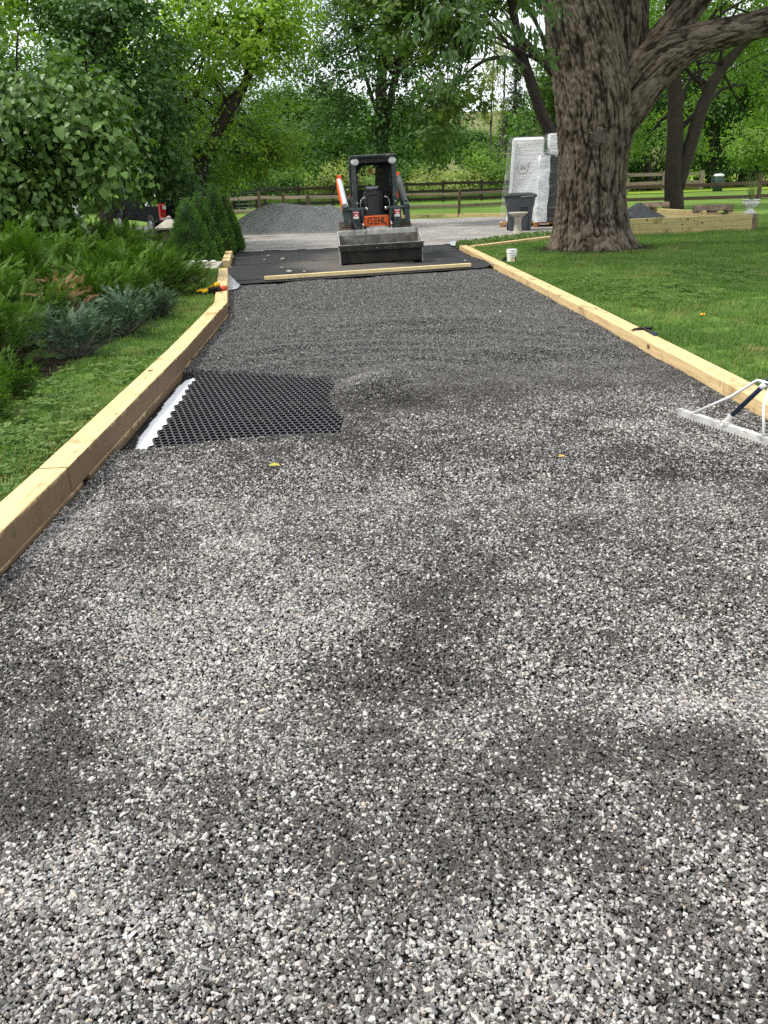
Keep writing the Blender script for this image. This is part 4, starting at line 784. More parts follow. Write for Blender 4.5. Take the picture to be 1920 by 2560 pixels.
def gloves():
    r = thing('work_gloves', 'yellow and black work gloves dropped on the left timber', 'gloves', (*G(538, 726, .155)[:2], 0.150), rad(20))
    def glove(c, ang, ma, mb_, lift=0.0):
        R = rotz(ang); b = MB(); b.ball((0, 0, 0.035), (0.055, 0.045, 0.028), 12, 8)
        for k, (dx, l) in enumerate(((-0.036, 0.06), (-0.012, 0.075), (0.012, 0.07), (0.036, 0.055))): b.tube([(0.03, dx, 0.04), (0.075, dx * 1.25, 0.045), (0.06 + l, dx * 1.4, 0.03)], [0.015, 0.013, 0.008], 8)
        b.tube([(-0.01, 0.035, 0.035), (0.02, 0.075, 0.03), (0.05, 0.085, 0.022)], [0.016, 0.014, 0.008], 8)
        b.v = [tuple(np.array(p_) @ R.T + np.array([c[0], c[1], lift])) for p_ in b.v]; g = b.build('glove', M[ma], r, smooth=True)
        k = MB(); k.tube([(-0.04, 0, 0.035), (-0.085, 0.005, 0.04), (-0.12, 0.0, 0.03)], [0.045, 0.04, 0.048], 12); k.v = [tuple(np.array(p_) * [1, 1, 0.75] @ R.T + np.array([c[0], c[1], lift])) for p_ in k.v]; k.build('cuff', M[mb_], g, smooth=True)
    glove((0.03, -0.03), rad(200), 'glove_black', 'glove_red'); glove((0.02, 0.12), rad(95), 'glove_yellow', 'glove_black'); glove((-0.13, -0.02), rad(170), 'glove_yellow', 'glove_black', -0.02)
    MB().tube([(-0.02, -0.05, 0.07), (0.03, 0.0, 0.085), (0.07, 0.06, 0.07)], [0.022, 0.03, 0.02], 10).build('palm_patch', M['glove_yellow'], r, smooth=True)
gloves()

def hammer():
    a = G(1640, 838, 0.10); b = G(1598, 818, 0.10); r = thing('claw_hammer', 'black claw hammer with a navy grip lying on the right-hand timber', 'hammer', (a[0], a[1], 0.083), math.atan2(b[1] - a[1], b[0] - a[0]))
    l = 0.33
    MB().tube([(0, 0, 0.020), (0.01, 0, 0.020), (0.05, 0, 0.020), (0.10, 0, 0.020), (0.145, 0, 0.021)], [0.016, 0.0195, 0.018, 0.0155, 0.015], 14).build('grip', M['navy'], r, smooth=True)
    MB().tube([(0.14, 0, 0.021), (l - 0.03, 0, 0.022)], 0.0115, 10).build('shaft', M['dark_steel'], r, smooth=True)
    h = MB().tube([(l, -0.085, 0.024), (l, -0.062, 0.024), (l, -0.058, 0.024), (l, -0.03, 0.024), (l, 0.02, 0.024)], [0.016, 0.016, 0.011, 0.012, 0.015], 12)
    for s in (-1, 1): h.tube([(l + s * 0.006, 0.015, 0.024), (l + s * 0.010, 0.05, 0.024), (l - 0.012 + s * 0.014, 0.088, 0.022), (l - 0.034 + s * 0.018, 0.12, 0.018)], [0.011, 0.009, 0.007, 0.003], 8)
    h.build('head', M['dark_steel'], r, smooth=True)
hammer()

def pail():
    p_ = G(1278, 656, 0.085); r = thing('plastic_pail', 'square white plastic pail with lid and brown label on the right-hand timber', 'pail', (p_[0] + .02, p_[1] + .09, 0.093), rad(14)); r.scale = (0.9, 0.9, 0.9)
    loft(MB(), [rect_loop(0, 0, 0.135, 0.135, 0.0, 0.025), rect_loop(0, 0, 0.155, 0.155, 0.15, 0.028), rect_loop(0, 0, 0.158, 0.158, 0.17, 0.028)]).build('tub', M['white_paint'], r, smooth=False)
    loft(MB(), [rect_loop(0, 0, 0.178, 0.178, 0.165, 0.03), rect_loop(0, 0, 0.178, 0.178, 0.18, 0.03), rect_loop(0, 0, 0.168, 0.168, 0.186, 0.03), rect_loop(0, 0, 0.172, 0.172, 0.222, 0.03), rect_loop(0, 0, 0.15, 0.15, 0.226, 0.03)]).build('lid', M['white_paint'], r)
    la = MB().box((-0.005, -0.0735, 0.045), (0.085, 0.006, 0.062)).build('label', M['board'], r); MB().box((0.0, -0.0775, 0.068), (0.06, 0.003, 0.012)).build('label_print', M['stone_brown'], la)
    MB().box((0.047, -0.076, 0.065), (0.024, 0.006, 0.10)).build('barcode_panel', M['ink'], r)
    MB().box((-0.01, -0.080, 0.115), (0.045, 0.003, 0.007)).box((-0.015, -0.080, 0.102), (0.035, 0.003, 0.004)).box((-0.01, -0.087, 0.2), (0.03, 0.003, 0.010)).build('print', M['grey_ink'], r)
    MB().tube([(-0.08, 0, 0.15), (-0.086, -0.045, 0.11), (-0.05, -0.09, 0.085), (0.05, -0.09, 0.082), (0.086, -0.045, 0.11), (0.08, 0, 0.15)], 0.004, 6).build('handle', M['white_paint'], r, smooth=True)
    q_ = G(1262, 652, 0.085); t = thing('tape_measure', 'small black tape measure beside the white pail', 'tape measure', (q_[0], q_[1] + .03, 0.084), rad(30))
    MB().prism([(-0.035, 0), (0.035, 0), (0.038, 0.03), (0.02, 0.06), (-0.02, 0.062), (-0.036, 0.035)], -0.018, 0.018, axis='y').build('case', M['ink'], t, bevel=0.006); MB().box((0.045, 0, 0.006), (0.02, 0.018, 0.003)).build('tape', M['yellow_paint'], t)
pail()

def rake():
    a = G(1694, 1040, 0.0); b = G(1920, 1117, 0.0); d = b - a; d[2] = 0; d /= np.linalg.norm(d); L_ = 1.0
    r = thing('landscape_rake', 'wide aluminium landscape rake with a black handle resting on the gravel', 'rake', (a[0], a[1], 0.015), math.atan2(d[1], d[0]))
    # local x along the head, y perpendicular (left of x = away)
    hd = MB().box((L_ / 2, 0.012, 0.030), (L_, 0.030, 0.006), np.array(Matrix.Rotation(rad(20), 3, 'X'))).box((L_ / 2, 0.0, 0.012), (L_, 0.005, 0.042)).build('head', M['alu'], r, bevel=0.0015)
    t = MB()
    for k in range(40): t.box((0.0125 + k * 0.025, -0.001, -0.020), (0.011, 0.0045, 0.026))
    t.build('teeth', M['alu'], hd)
    piv = np.array([0.405, 0.012, 0.05]); ri = np.linalg.inv(np.array(Matrix.Rotation(math.atan2(d[1], d[0]), 3, 'Z')))
    # handle direction: towards (1899,975) at greater height
    hw = D(1897, 975, 4.75) ; hl = ri @ (hw - np.array([a[0], a[1], 0.015])); dr = hl - piv; dr /= np.linalg.norm(dr); tip = piv + dr * 1.55
    MB().tube([piv, piv + dr * 0.35, piv + dr * 1.55], 0.0145, 14).build('handle', M['navy'], r, smooth=True)
    MB().tube([piv - dr * 0.03 + [0, 0, -0.01], piv + dr * 0.05], 0.018, 12).box(tuple(piv + [0, 0, -0.012]), (0.06, 0.04, 0.02)).build('socket', M['alu'], r)
    j = piv + dr * 0.30; e1 = np.array([0.13, 0.012, 0.036]); e2 = np.array([0.70, 0.012, 0.036])
    MB().tube([e1, e1 * 0.45 + j * 0.55 + [0, 0, 0.012], j + [-0.05, 0, 0.022], j + [0, -0.0, 0.024], j + [0.05, 0, 0.022], e2 * 0.45 + j * 0.55 + [0, 0, 0.012], e2], 0.0085, 10).build('brace', M['white_paint'], r, smooth=True)
    MB().tube([j - dr * 0.018, j + dr * 0.018], 0.0175, 14).build('clamp', M['white_paint'], r, smooth=True)
rake()

def raised_bed():
    r = thing('raised_bed', 'unfinished raised garden bed of stacked pale timbers on the lawn', 'raised bed', (0, 0, 0)); fr = np.array([9.40, 21.60]); fl = np.array([5.2, 20.95]); bl = np.array([7.45, 28.3]); br = np.array([8.50, 26.2]); hh = 0.128
    def wall(a, b, n=3, splits=()):
        a = np.array(a); b = np.array(b)
        for k in range(n):
            ss = [0] + [splits[k]] + [1] if k < len(splits) and splits[k] else [0, 1]
            for s0, s1 in zip(ss[:-1], ss[1:]):
                p0 = a + (b - a) * s0; p1 = a + (b - a) * (s1 - 0.002); z = 0.066 + k * 0.130
                d = p1 - p0; l = np.linalg.norm(d); o = MB().box((0, 0, 0), (l, 0.13, hh)).build('timber', M['treated'], r, bevel=0.006); o.location = ((p0 + p1)[0] / 2, (p0 + p1)[1] / 2, z); o.rotation_euler = (0, 0, math.atan2(d[1], d[0]))
    wall(fl, fr, 3, (0.55, 0.25, 0.62)); wall(fr + [-0.02, 0.075], br, 3, (0, 0.5, 0.35)); wall(br + [-0.06, 0.05], bl, 3, (0.6, 0, 0.4)); wall(bl + [-0.05, 0], fl + [0, 0.08], 3, (0.3, 0.6, 0))
    MB().box((9.385, 21.6, 0.195), (0.14, 0.14, 0.392), rotz(rad(9))).build('corner_post', M['stone_brown'], r, bevel=0.006)
    MB().box((7.55, 24.6, 0.25), (0.07, 0.07, 0.5)).build('stake', M['treated'], r, bevel=0.004)
    P = [(5.4, 21.2), (9.1, 21.8), (8.4, 25.9), (7.5, 27.9)]
    xs = np.arange(5.3, 9.3, 0.24); ys = np.arange(21.0, 28.2, 0.33)
    def lz(x, y):
        g = lambda cx, cy_, sx, sy, h: h * np.clip(1 - np.hypot((x - cx) / sx, (y - cy_) / sy), 0, 1)
        return 0.14 + g(6.05, 22.0, 0.9, 1.0, 0.42) + g(7.25, 23.4, 0.75, 1.2, 0.42) + g(6.8, 22.9, 0.6, 1.2, 0.30) + 0.42 * np.abs(n2(x, y, 2.9, 2, 91) - 0.5) + 0.25 * (n2(x, y, 6.5, 1, 92) - 0.5)
    o = sheet('black_liner', xs, ys, lz, M['fabric_plain'], lambda x, y: inpoly(P, x, y), smooth=False); sd = o.modifiers.new('thickness', 'SOLIDIFY'); sd.thickness = 0.004; tag(o, 'crumpled black fabric liner bunched up inside the raised bed', 'fabric liner')
    sheet('white_liner', np.arange(5.5, 8.3, 0.1), np.arange(23.2, 27.0, 0.1), lambda x, y: 0.36 + 0.05 * (n2(x, y, 2, 2, 3) - 0.5), M['white_cloth'], lambda x, y: inpoly([(5.5, 23.2), (6.9, 23.4), (8.0, 26.6), (7.2, 26.8)], x, y)); o2 = bpy.data.objects['white_liner']; tag(o2, 'white sheet lying inside the raised bed behind the black liner', 'sheet')
    return r
M['fabric_plain'] = paint('black_liner', (0.014, 0.014, 0.017), 0.5, var=0.3)
raised_bed()
def concrete_lump(loc, rz, sc, label):
    r = thing('stone_block', label, 'stone block', loc, rz, 'brown stone blocks on the raised bed')
    prof = [(-0.13, 0), (0.13, 0), (0.14, 0.06), (0.09, 0.19), (-0.09, 0.19), (-0.14, 0.06)]
    b = MB(); xs = np.linspace(-0.5, 0.5, 15); L_ = []
    for x in xs:
        e = 1 if abs(x) < 0.44 else 0.78; nb = 0.06 if (-0.34 < x < -0.14 or 0.10 < x < 0.32) else 0.0
        L_.append([(x, y * e, max(z, nb) if z < 0.06 else z * (0.92 + 0.08 * e)) for y, z in prof])
    loft(b, L_); o = b.build('block', M['stone_brown'], r, bevel=0.012); crumple(o.data, 0.014, 9, 5); r.scale = (sc, sc, sc); return r
c1 = G(1781, 531, .395); c2 = G(1632, 521, .395)
concrete_lump((*c1[:2], 0.395), rad(-6), 0.98, 'brown notched stone block on the raised bed near the right urn')
concrete_lump((*c2[:2], 0.395), rad(-8), 0.92, 'brown notched stone block on the raised bed left of the twin-trunked tree')
def urn(loc, sc, label):
    r = thing('garden_urn', label, 'urn', loc, 0, 'white garden urns'); r.scale = (sc,) * 3
    fl = lambda j, a: 0.045 * math.cos(14 * a) if 6 <= j <= 9 else 0
    MB().box((0, 0, 0.022), (0.24, 0.24, 0.044)).lathe([(0.10, 0.04), (0.10, 0.06), (0.065, 0.09), (0.06, 0.11), (0.085, 0.13), (0.10, 0.14), (0.15, 0.18), (0.185, 0.23), (0.19, 0.26), (0.175, 0.285), (0.18, 0.30), (0.205, 0.315), (0.205, 0.33), (0.175, 0.33), (0.16, 0.30), (0.02, 0.29)], 56, flute=fl).build('vase', M['urn'], r, smooth=False)
    return r
URNS = [((9.28, 21.62, 0.393), 1.0, 'white fluted urn with spiky grass on the near corner of the raised bed'), ((7.40, 28.05, 0.393), 1.05, 'white fluted urn with spiky grass behind the big trunk, farther one')]
URN_OBJ = [urn(*u) for u in URNS]

def house():
    r = thing('white_house', 'white sided house with a grey gable roof glimpsed behind the big-leafed shrub', 'house', (-13.9, 24.0, 0), rad(12))
    b = MB(); w_, d, h = 9.0, 11.0, 4.15
    b.box((0, d / 2, h / 2), (w_, d, h)); b.prism([(-w_ / 2, h), (w_ / 2, h), (0, h + 2.6)], 0.0, d, axis='y')
    for k in range(28): b.box((0, -0.008, 0.12 + k * 0.16), (w_, 0.016, 0.145), np.array(Matrix.Rotation(rad(-4), 3, 'X')))
    for k in range(28): b.box((w_ / 2 + 0.008, d / 2, 0.12 + k * 0.16), (0.016, d, 0.145))
    b.build('wall', M['siding'], r)
    rf = MB()
    for s in (-1, 1): rf.bar((s * (w_ / 2 + 0.4), d / 2, h - 0.15), (0, d / 2, h + 2.68), d + 0.8, 0.12)
    rf.build('roof', M['shingle'], r)
    for x in (-2.4, 0.4, 3.0):
        f = MB().box((x, -0.03, 1.9), (1.1, 0.05, 1.5)).build('window', M['white_paint'], r, bevel=0.01); MB().box((x, -0.06, 2.25), (0.9, 0.02, 0.6)).box((x, -0.06, 1.55), (0.9, 0.02, 0.6)).build('pane', M['window_glass'], f)
    for y in (2.0, 6.0):
        f = MB().box((w_ / 2 + 0.03, y, 2.2), (0.05, 1.1, 1.5)).build('window', M['white_paint'], r, bevel=0.01); MB().box((w_ / 2 + 0.06, y, 2.55), (0.02, 0.9, 0.6)).box((w_ / 2 + 0.06, y, 1.85), (0.02, 0.9, 0.6)).build('pane', M['window_glass'], f)
house()
def far_barn():
    x0 = D(1050, 420, 112)[0]; x1 = D(1102, 420, 112)[0]; r = thing('far_barn', 'distant tan building half hidden by trees beyond the meadow', 'building', ((x0 + x1) / 2, 112, 0)); w_ = x1 - x0
    MB().box((0, 3, 2.4), (w_ + 0.6, 6, 5.0)).build('wall', M['tan_wall'], r); MB().bar((-w_ / 2 - .7, 3, 4.9), (0, 3, 6.3), 6.6, 0.15).bar((w_ / 2 + .7, 3, 4.9), (0, 3, 6.3), 6.6, 0.15).build('roof', M['tan_wall'], r)
    for x in (-0.8, 0.8): MB().box((x, -0.03, 2.6), (0.7, 0.05, 1.0)).build('window', M['window_glass'], r)
far_barn()
def field_post():
    p_ = D(1793, 478, 57); r = thing('utility_post', 'squat dark green post with a white top standing on the sunny far lawn', 'post', (p_[0], p_[1], 0.0))
    MB().lathe([(0.30, 0), (0.30, 0.85), (0.26, 0.9)], 20).build('barrel', M['copper_green'], r, smooth=True); MB().lathe([(0.33, 0.9), (0.33, 0.98), (0.2, 1.05), (0.02, 1.06)], 20).build('cap', M['white_paint'], r, smooth=True); MB().box((-0.38, 0, 0.6), (0.12, 0.12, 0.75)).build('side_pipe', M['copper_green'], r, bevel=0.01)
field_post()
# small loose things
def pebble(px, py, s, lab, z=0.014, m='concrete', k=0):
    p_ = G(px, py); b = MB().ball((0, 0, 0), (s, s * 0.7, s * 0.5), 8, 5); o = b.build('pebble', M[m], smooth=False); crumple(o.data, s * 0.25, 14, k); o.location = (p_[0], p_[1], z + s * 0.4); tag(o, lab, 'stone', 'loose stones on the black fabric')
for k, (px, py, s) in enumerate([(724, 684, 0.055), (707, 652, 0.05), (671, 643, 0.03), (661, 653, 0.028), (761, 683, 0.03), (704, 673, 0.03), (579, 671, 0.022), (1163, 655, 0.03)]): pebble(px, py, s, ['largest stone lying on the black fabric left of the bucket', 'flat stone on the black fabric behind the largest one', 'small pale stone on the black fabric', 'small pale stone on the black fabric', 'small pale stone on the black fabric', 'small pale stone on the black fabric', 'tiny stone on the fabric beside the left timber', 'tiny pale stone on the fabric right of the bucket'][k], k=k)
def flatleaf(px, py, s, mat, lab, z=0.02, rz=0.3):
    p_ = G(px, py); V = [(0, 0, 0), (0.4, 0.28, 0.12), (0.75, 0.2, 0.1), (1, 0, 0.05), (0.75, -0.22, 0.14), (0.4, -0.3, 0.1), (0.5, 0, 0.02)]; F = [(0, 6, 1), (1, 6, 2), (2, 6, 3), (3, 6, 4), (4, 6, 5), (5, 6, 0)]
    o = MB().add(np.array(V) * s, F).build('fallen_leaf', mat); o.location = (p_[0], p_[1], z); o.rotation_euler = (0.1, 0.1, rz); tag(o, lab, 'leaf', 'fallen leaves on the gravel')
flatleaf(672, 1170, 0.07, M['yellow_paint'] if False else paint('yellow_leaf', (0.42, 0.38, 0.03), 0.6), 'yellow green fallen leaf on the gravel below the honeycomb grid', 0.02, -0.2)
flatleaf(1395, 1150, 0.05, paint('orange_leaf', (0.55, 0.33, 0.08), 0.6), 'small orange fallen leaf on the gravel toward the rake', 0.02, 0.5)

# ================================================================== VEGETATION
SHAPES = {
 'diamond': (np.array([(0, 0, 0), (.45, -.28, .06), (1, 0, -.06), (.45, .28, .06)]), np.array([(0, 1, 2), (0, 2, 3)])),
 'long': (np.array([(0, 0, 0), (.4, -.17, .05), (1, 0, -.12), (.4, .17, .05)]), np.array([(0, 1, 2), (0, 2, 3)])),
 'heart': (np.array([(0, 0, 0), (-.08, .26, .03), (.22, .44, .07), (.6, .30, .02), (1.0, 0, -.14), (.6, -.30, .02), (.22, -.44, .07), (-.08, -.26, .03), (.45, 0, -.04)]), np.array([(8, 0, 1), (8, 1, 2), (8, 2, 3), (8, 3, 4), (8, 4, 5), (8, 5, 6), (8, 6, 7), (8, 7, 0)])),
 'maple': (np.array([(0, 0, 0), (.1, .42, .04), (.42, .22, 0), (.55, .5, -.04), (.68, .16, 0), (1, 0, -.08), (.68, -.16, 0), (.55, -.5, -.04), (.42, -.22, 0), (.1, -.42, .04), (.45, 0, .03)]), np.array([(10, i, (i + 1) % 10) for i in range(10)])),
}
def _spray():
    V = []; F = []
    def tri(a, b, c): V.extend([a, b, c]); F.append((len(V) - 3, len(V) - 2, len(V) - 1))
    tri((0, -.02, 0), (0, .02, 0), (1, 0, .08))
    for k, t in enumerate(np.linspace(.08, .9, 7)):
        l = .34 * (1 - t) + .13
        for s in (-1, 1):
            z = .08 * t * t; dz = .03 * ((k * 7 + (s > 0) * 3) % 5 - 2) * .6
            tri((t - .05, 0, z), (t + .06, 0, z), (t + l * .85, s * l * .62, z + dz + .03))
    return np.array(V), np.array(F)
SHAPES['spray'] = _spray()
def norm(a): return a / (np.linalg.norm(a, axis=1)[:, None] + 1e-9)
def leaves(P, A, N, size, shape):
    Vs, Fs = SHAPES[shape]; A = norm(A); Sd = norm(np.cross(N, A)); N = np.cross(A, Sd)
    V = P[:, None, :] + size[:, None, None] * (Vs[None, :, 0:1] * A[:, None] + Vs[None, :, 1:2] * Sd[:, None] + Vs[None, :, 2:3] * N[:, None])
    k = len(Vs); F = (Fs[None] + (np.arange(len(P)) * k)[:, None, None]).reshape(-1, Fs.shape[1])
    return V.reshape(-1, 3), F, k
def unit(rg, n): return norm(rg.normal(size=(n, 3)))
def crown(name, rg, blobs, nclump, per, rc, size, shape, mat, parent=None, up=0.7, droop=0.3, fill=0.45, loc=None, tint0=0.5, flat=0.7, tintz=0.0, hole=None):
    B = np.array(blobs, float); w_ = (B[:, 3] * B[:, 4] * B[:, 5]) ** 0.7; bi = rg.choice(len(B), nclump, p=w_ / w_.sum())
    d = unit(rg, nclump); r = rg.random(nclump) ** fill; C = B[bi, :3] + d * r[:, None] * B[bi, 3:6]
    ct = np.clip(rg.normal(tint0, 0.22, nclump), 0, 1); cr = rc * (0.6 + 0.8 * rg.random(nclump))
    ci = np.repeat(np.arange(nclump), per); n = len(ci); o = rg.normal(size=(n, 3)) * 0.55; P = C[ci] + o * cr[ci, None] * np.array([1, 1, flat])
    if hole is not None:
        hv = hole[0] - hole[2]; hv = hv / np.linalg.norm(hv); rel = P - hole[2]; dist = np.linalg.norm(rel - (rel @ hv)[:, None] * hv, axis=1); kk = dist > hole[1] * (0.6 + 0.8 * rg.random(n)); P, o, ci = P[kk], o[kk], ci[kk]; n = len(ci)
    N = norm(o * 0.5 + d[ci] * 0.5 + np.array([0, 0, up]) + rg.normal(size=(n, 3)) * 0.35)
    A = norm(norm(np.cross(N, unit(rg, n))) + o * 0.4 + d[ci] * 0.3 - np.array([0, 0, droop]))
    sz = size * np.exp(rg.normal(0, 0.22, n)); V, F, k = leaves(P, A, N, sz, shape)
    t = np.clip(ct[ci] * 0.7 + 0.3 * rg.random(n) + tintz * (P[:, 2] - P[:, 2].mean()) / (P[:, 2].std() + 1e-6), 0, 1)
    return raw(name, V, F, mat, parent, attrs={'tint': np.repeat(t, k)}, loc=loc), C
LM = {
 'lilac': leaf_mat('lilac_leaf', (0.039, 0.084, 0.012), (0.151, 0.259, 0.048), 0.22, 0.42, 0.4),
 'yellowgreen': leaf_mat('yellow_green_leaf', (0.074, 0.149, 0.019), (0.347, 0.472, 0.047), 0.38),
 'dark': leaf_mat('dark_leaf', (0.025, 0.066, 0.013), (0.087, 0.169, 0.033), 0.28),
 'mid': leaf_mat('mid_leaf', (0.040, 0.101, 0.017), (0.140, 0.250, 0.043), 0.33),
 'light': leaf_mat('light_leaf', (0.082, 0.160, 0.022), (0.245, 0.362, 0.066), 0.38),
 'pale': leaf_mat('pale_leaf', (0.154, 0.205, 0.058), (0.432, 0.457, 0.140), 0.3),
 'maple': leaf_mat('near_maple_leaf', (0.026, 0.067, 0.016), (0.130, 0.194, 0.022), 0.35),
 'ash': leaf_mat('ash_leaf', (0.034, 0.081, 0.021), (0.118, 0.191, 0.054), 0.30, 0.4, 0.45),
 'juniper': leaf_mat('juniper', (0.022, 0.058, 0.007), (0.105, 0.199, 0.017), 0.15, 0.6, 0.2),
 'blue': leaf_mat('blue_juniper', (0.043, 0.088, 0.050), (0.140, 0.208, 0.133), 0.10, 0.6, 0.2),
 'deadjuniper': leaf_mat('dead_juniper', (0.160, 0.085, 0.035), (0.340, 0.210, 0.110), 0.1, 0.8, 0.1),
 'spruce': leaf_mat('spruce', (0.036, 0.103, 0.020), (0.132, 0.261, 0.046), 0.08, 0.6, 0.2),
 'conifer': leaf_mat('conifer', (0.022, 0.056, 0.018), (0.072, 0.126, 0.038), 0.08),
 'cover': leaf_mat('ground_cover', (0.066, 0.116, 0.028), (0.211, 0.289, 0.084), 0.2),
 'blade': leaf_mat('grass_blade', (0.070, 0.100, 0.030), (0.300, 0.360, 0.140), 0.25),
}
M['bark_dark'] = paint('dark_bark', (0.030, 0.022, 0.016), 0.95, var=0.5, scale=5, bump=0.6)
M['bark_grey'] = paint('grey_bark', (0.10, 0.085, 0.07), 0.95, var=0.4, scale=5, bump=0.6)
def tree(name, label, cat, stems, blobs, leafm, nclump, per, rc, size, shape='diamond', seed=0, bark='bark_dark', nlimb=14, group=None, **kw):
    """stems: list of ([points], r0, r1) in world space; first point of the first stem is the base"""
    rg = np.random.default_rng(1000 + seed); base = np.array(stems[0][0][0], float); base[2] = 0
    r = thing(name, label, cat, base, 0, group); B = np.array(blobs, float); B[:, :3] -= base
    co, C = crown('crown', rg, B, nclump, per, rc, size, shape, LM[leafm], r, **kw)
    mb = MB(); ends = []
    for pts, r0, r1 in stems:
        p = curve(np.array(pts) - base, 4 * len(pts)); mb.tube(p, np.linspace(r0, r1, len(p)), 10); ends.append((p, r0, r1))
    for k in range(nlimb):
        c = C[rg.integers(len(C))]; p, r0, r1 = ends[rg.integers(len(ends))]; j = int(len(p) * (0.35 + 0.6 * rg.random())); a = p[min(j, len(p) - 1)]
        rr = max(0.02, (r0 + (r1 - r0) * j / len(p)) * 0.38); m_ = (a + c) / 2 + np.array([0, 0, 0.12 * np.linalg.norm(c - a)]) + rg.normal(0, 0.06, 3) * np.linalg.norm(c - a)
        mb.tube(curve([a, m_, c], 7), np.linspace(rr, 0.012, 7), 6)
    mb.build('trunk', M[bark], r, smooth=True, fixn=False)
    return r
def Dp(l, Y): return [D(a, b, Y) for a, b in l]
def bl(px, py, Y, rx, ry, rz): return (*D(px, py, Y), rx, ry, rz)

# ---- the great tree
def bark_tube(path, radii, du, dv, seed, amp=0.05, twist=0.0, lean_fn=None, level=0.0):
    p0 = np.array(path, float); seglen = np.sum(np.linalg.norm(np.diff(p0, axis=0), axis=1)); n = int(seglen / dv); p = curve(p0, n); t = np.linspace(0, len(p0) - 1, n)
    R = np.interp(t, np.arange(len(p0)), radii); m = int(2 * math.pi * np.median(R) / du); T = np.gradient(p, axis=0); T = norm(norm(T) * (1 - level) + np.array([0, 0, level]))
    u = np.array([1.0, 0, 0]); U = []
    for k in range(n): u = u - T[k] * (u @ T[k]); u /= np.linalg.norm(u); U.append(u)
    U = np.array(U); Wv = np.cross(T, U); s = np.concatenate([[0], np.cumsum(np.linalg.norm(np.diff(p, axis=0), axis=1))])
    th = np.linspace(0, 2 * math.pi, m, endpoint=False); TH, SS = np.meshgrid(th, s); RR = np.repeat(R[:, None], m, 1)
    thw = TH + twist * SS; q_ = np.stack([np.cos(thw) * RR * 12.0, np.sin(thw) * RR * 12.0, SS * 1.5], 2).reshape(-1, 3)
    wp = np.stack([fbm(q_ * 0.55 + 31, 2, seed + 5), fbm(q_ * 0.55 + 57, 2, seed + 6), fbm(q_ * 0.55 + 83, 2, seed + 7) * 0.5], 1) - 0.5
    a = vnoise(q_ * 1.0 + wp * 2.6, seed); b = vnoise(q_ * 2.1 + 11 + wp * 3.0, seed + 1); c = vnoise(q_ * [1.8, 1.8, 9], seed + 2)
    h = np.clip(np.abs(2 * a - 1) * 3.6, 0, 1) * 0.58 + np.clip(np.abs(2 * b - 1) * 2.8, 0, 1) * 0.42 + 0.55 * (c - 0.5)
    lump = fbm(q_ * [0.12, 0.12, 0.5] + 3, 2, seed + 3) - 0.5
    h = h - 0.25 * (vnoise(q_ * 0.5 + 5, seed + 4) - 0.5)
    ext = lean_fn(TH, SS).ravel() if lean_fn else 0
    hh = (h - 0.5) * amp + lump * 0.12 * np.interp(R, [0, 0.3, 0.8], [0.1, 0.3, 1]).repeat(m) + ext
    dirs = np.cos(TH)[..., None] * U[:, None] + np.sin(TH)[..., None] * Wv[:, None]
    V = (p[:, None] + dirs * (RR + hh.reshape(n, m))[..., None]).reshape(-1, 3)
    i = np.arange(n * m).reshape(n, m); j = np.roll(i, -1, 1); F = np.stack([i[:-1].ravel(), j[:-1].ravel(), j[1:].ravel(), i[1:].ravel()], 1)
    return V, F, h
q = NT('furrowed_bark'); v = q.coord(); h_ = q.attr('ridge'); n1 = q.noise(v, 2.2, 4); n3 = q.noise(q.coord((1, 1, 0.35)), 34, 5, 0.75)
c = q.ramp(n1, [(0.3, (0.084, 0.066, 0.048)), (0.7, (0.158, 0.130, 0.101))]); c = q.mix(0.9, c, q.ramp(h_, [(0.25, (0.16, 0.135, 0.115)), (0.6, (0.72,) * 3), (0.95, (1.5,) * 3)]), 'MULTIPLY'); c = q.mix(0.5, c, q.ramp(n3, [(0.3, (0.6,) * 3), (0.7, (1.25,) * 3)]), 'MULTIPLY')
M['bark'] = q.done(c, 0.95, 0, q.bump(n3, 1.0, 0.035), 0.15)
M['cut_wood'] = paint('cut_wood', (0.085, 0.072, 0.06), 0.95, var=0.35, scale=12)
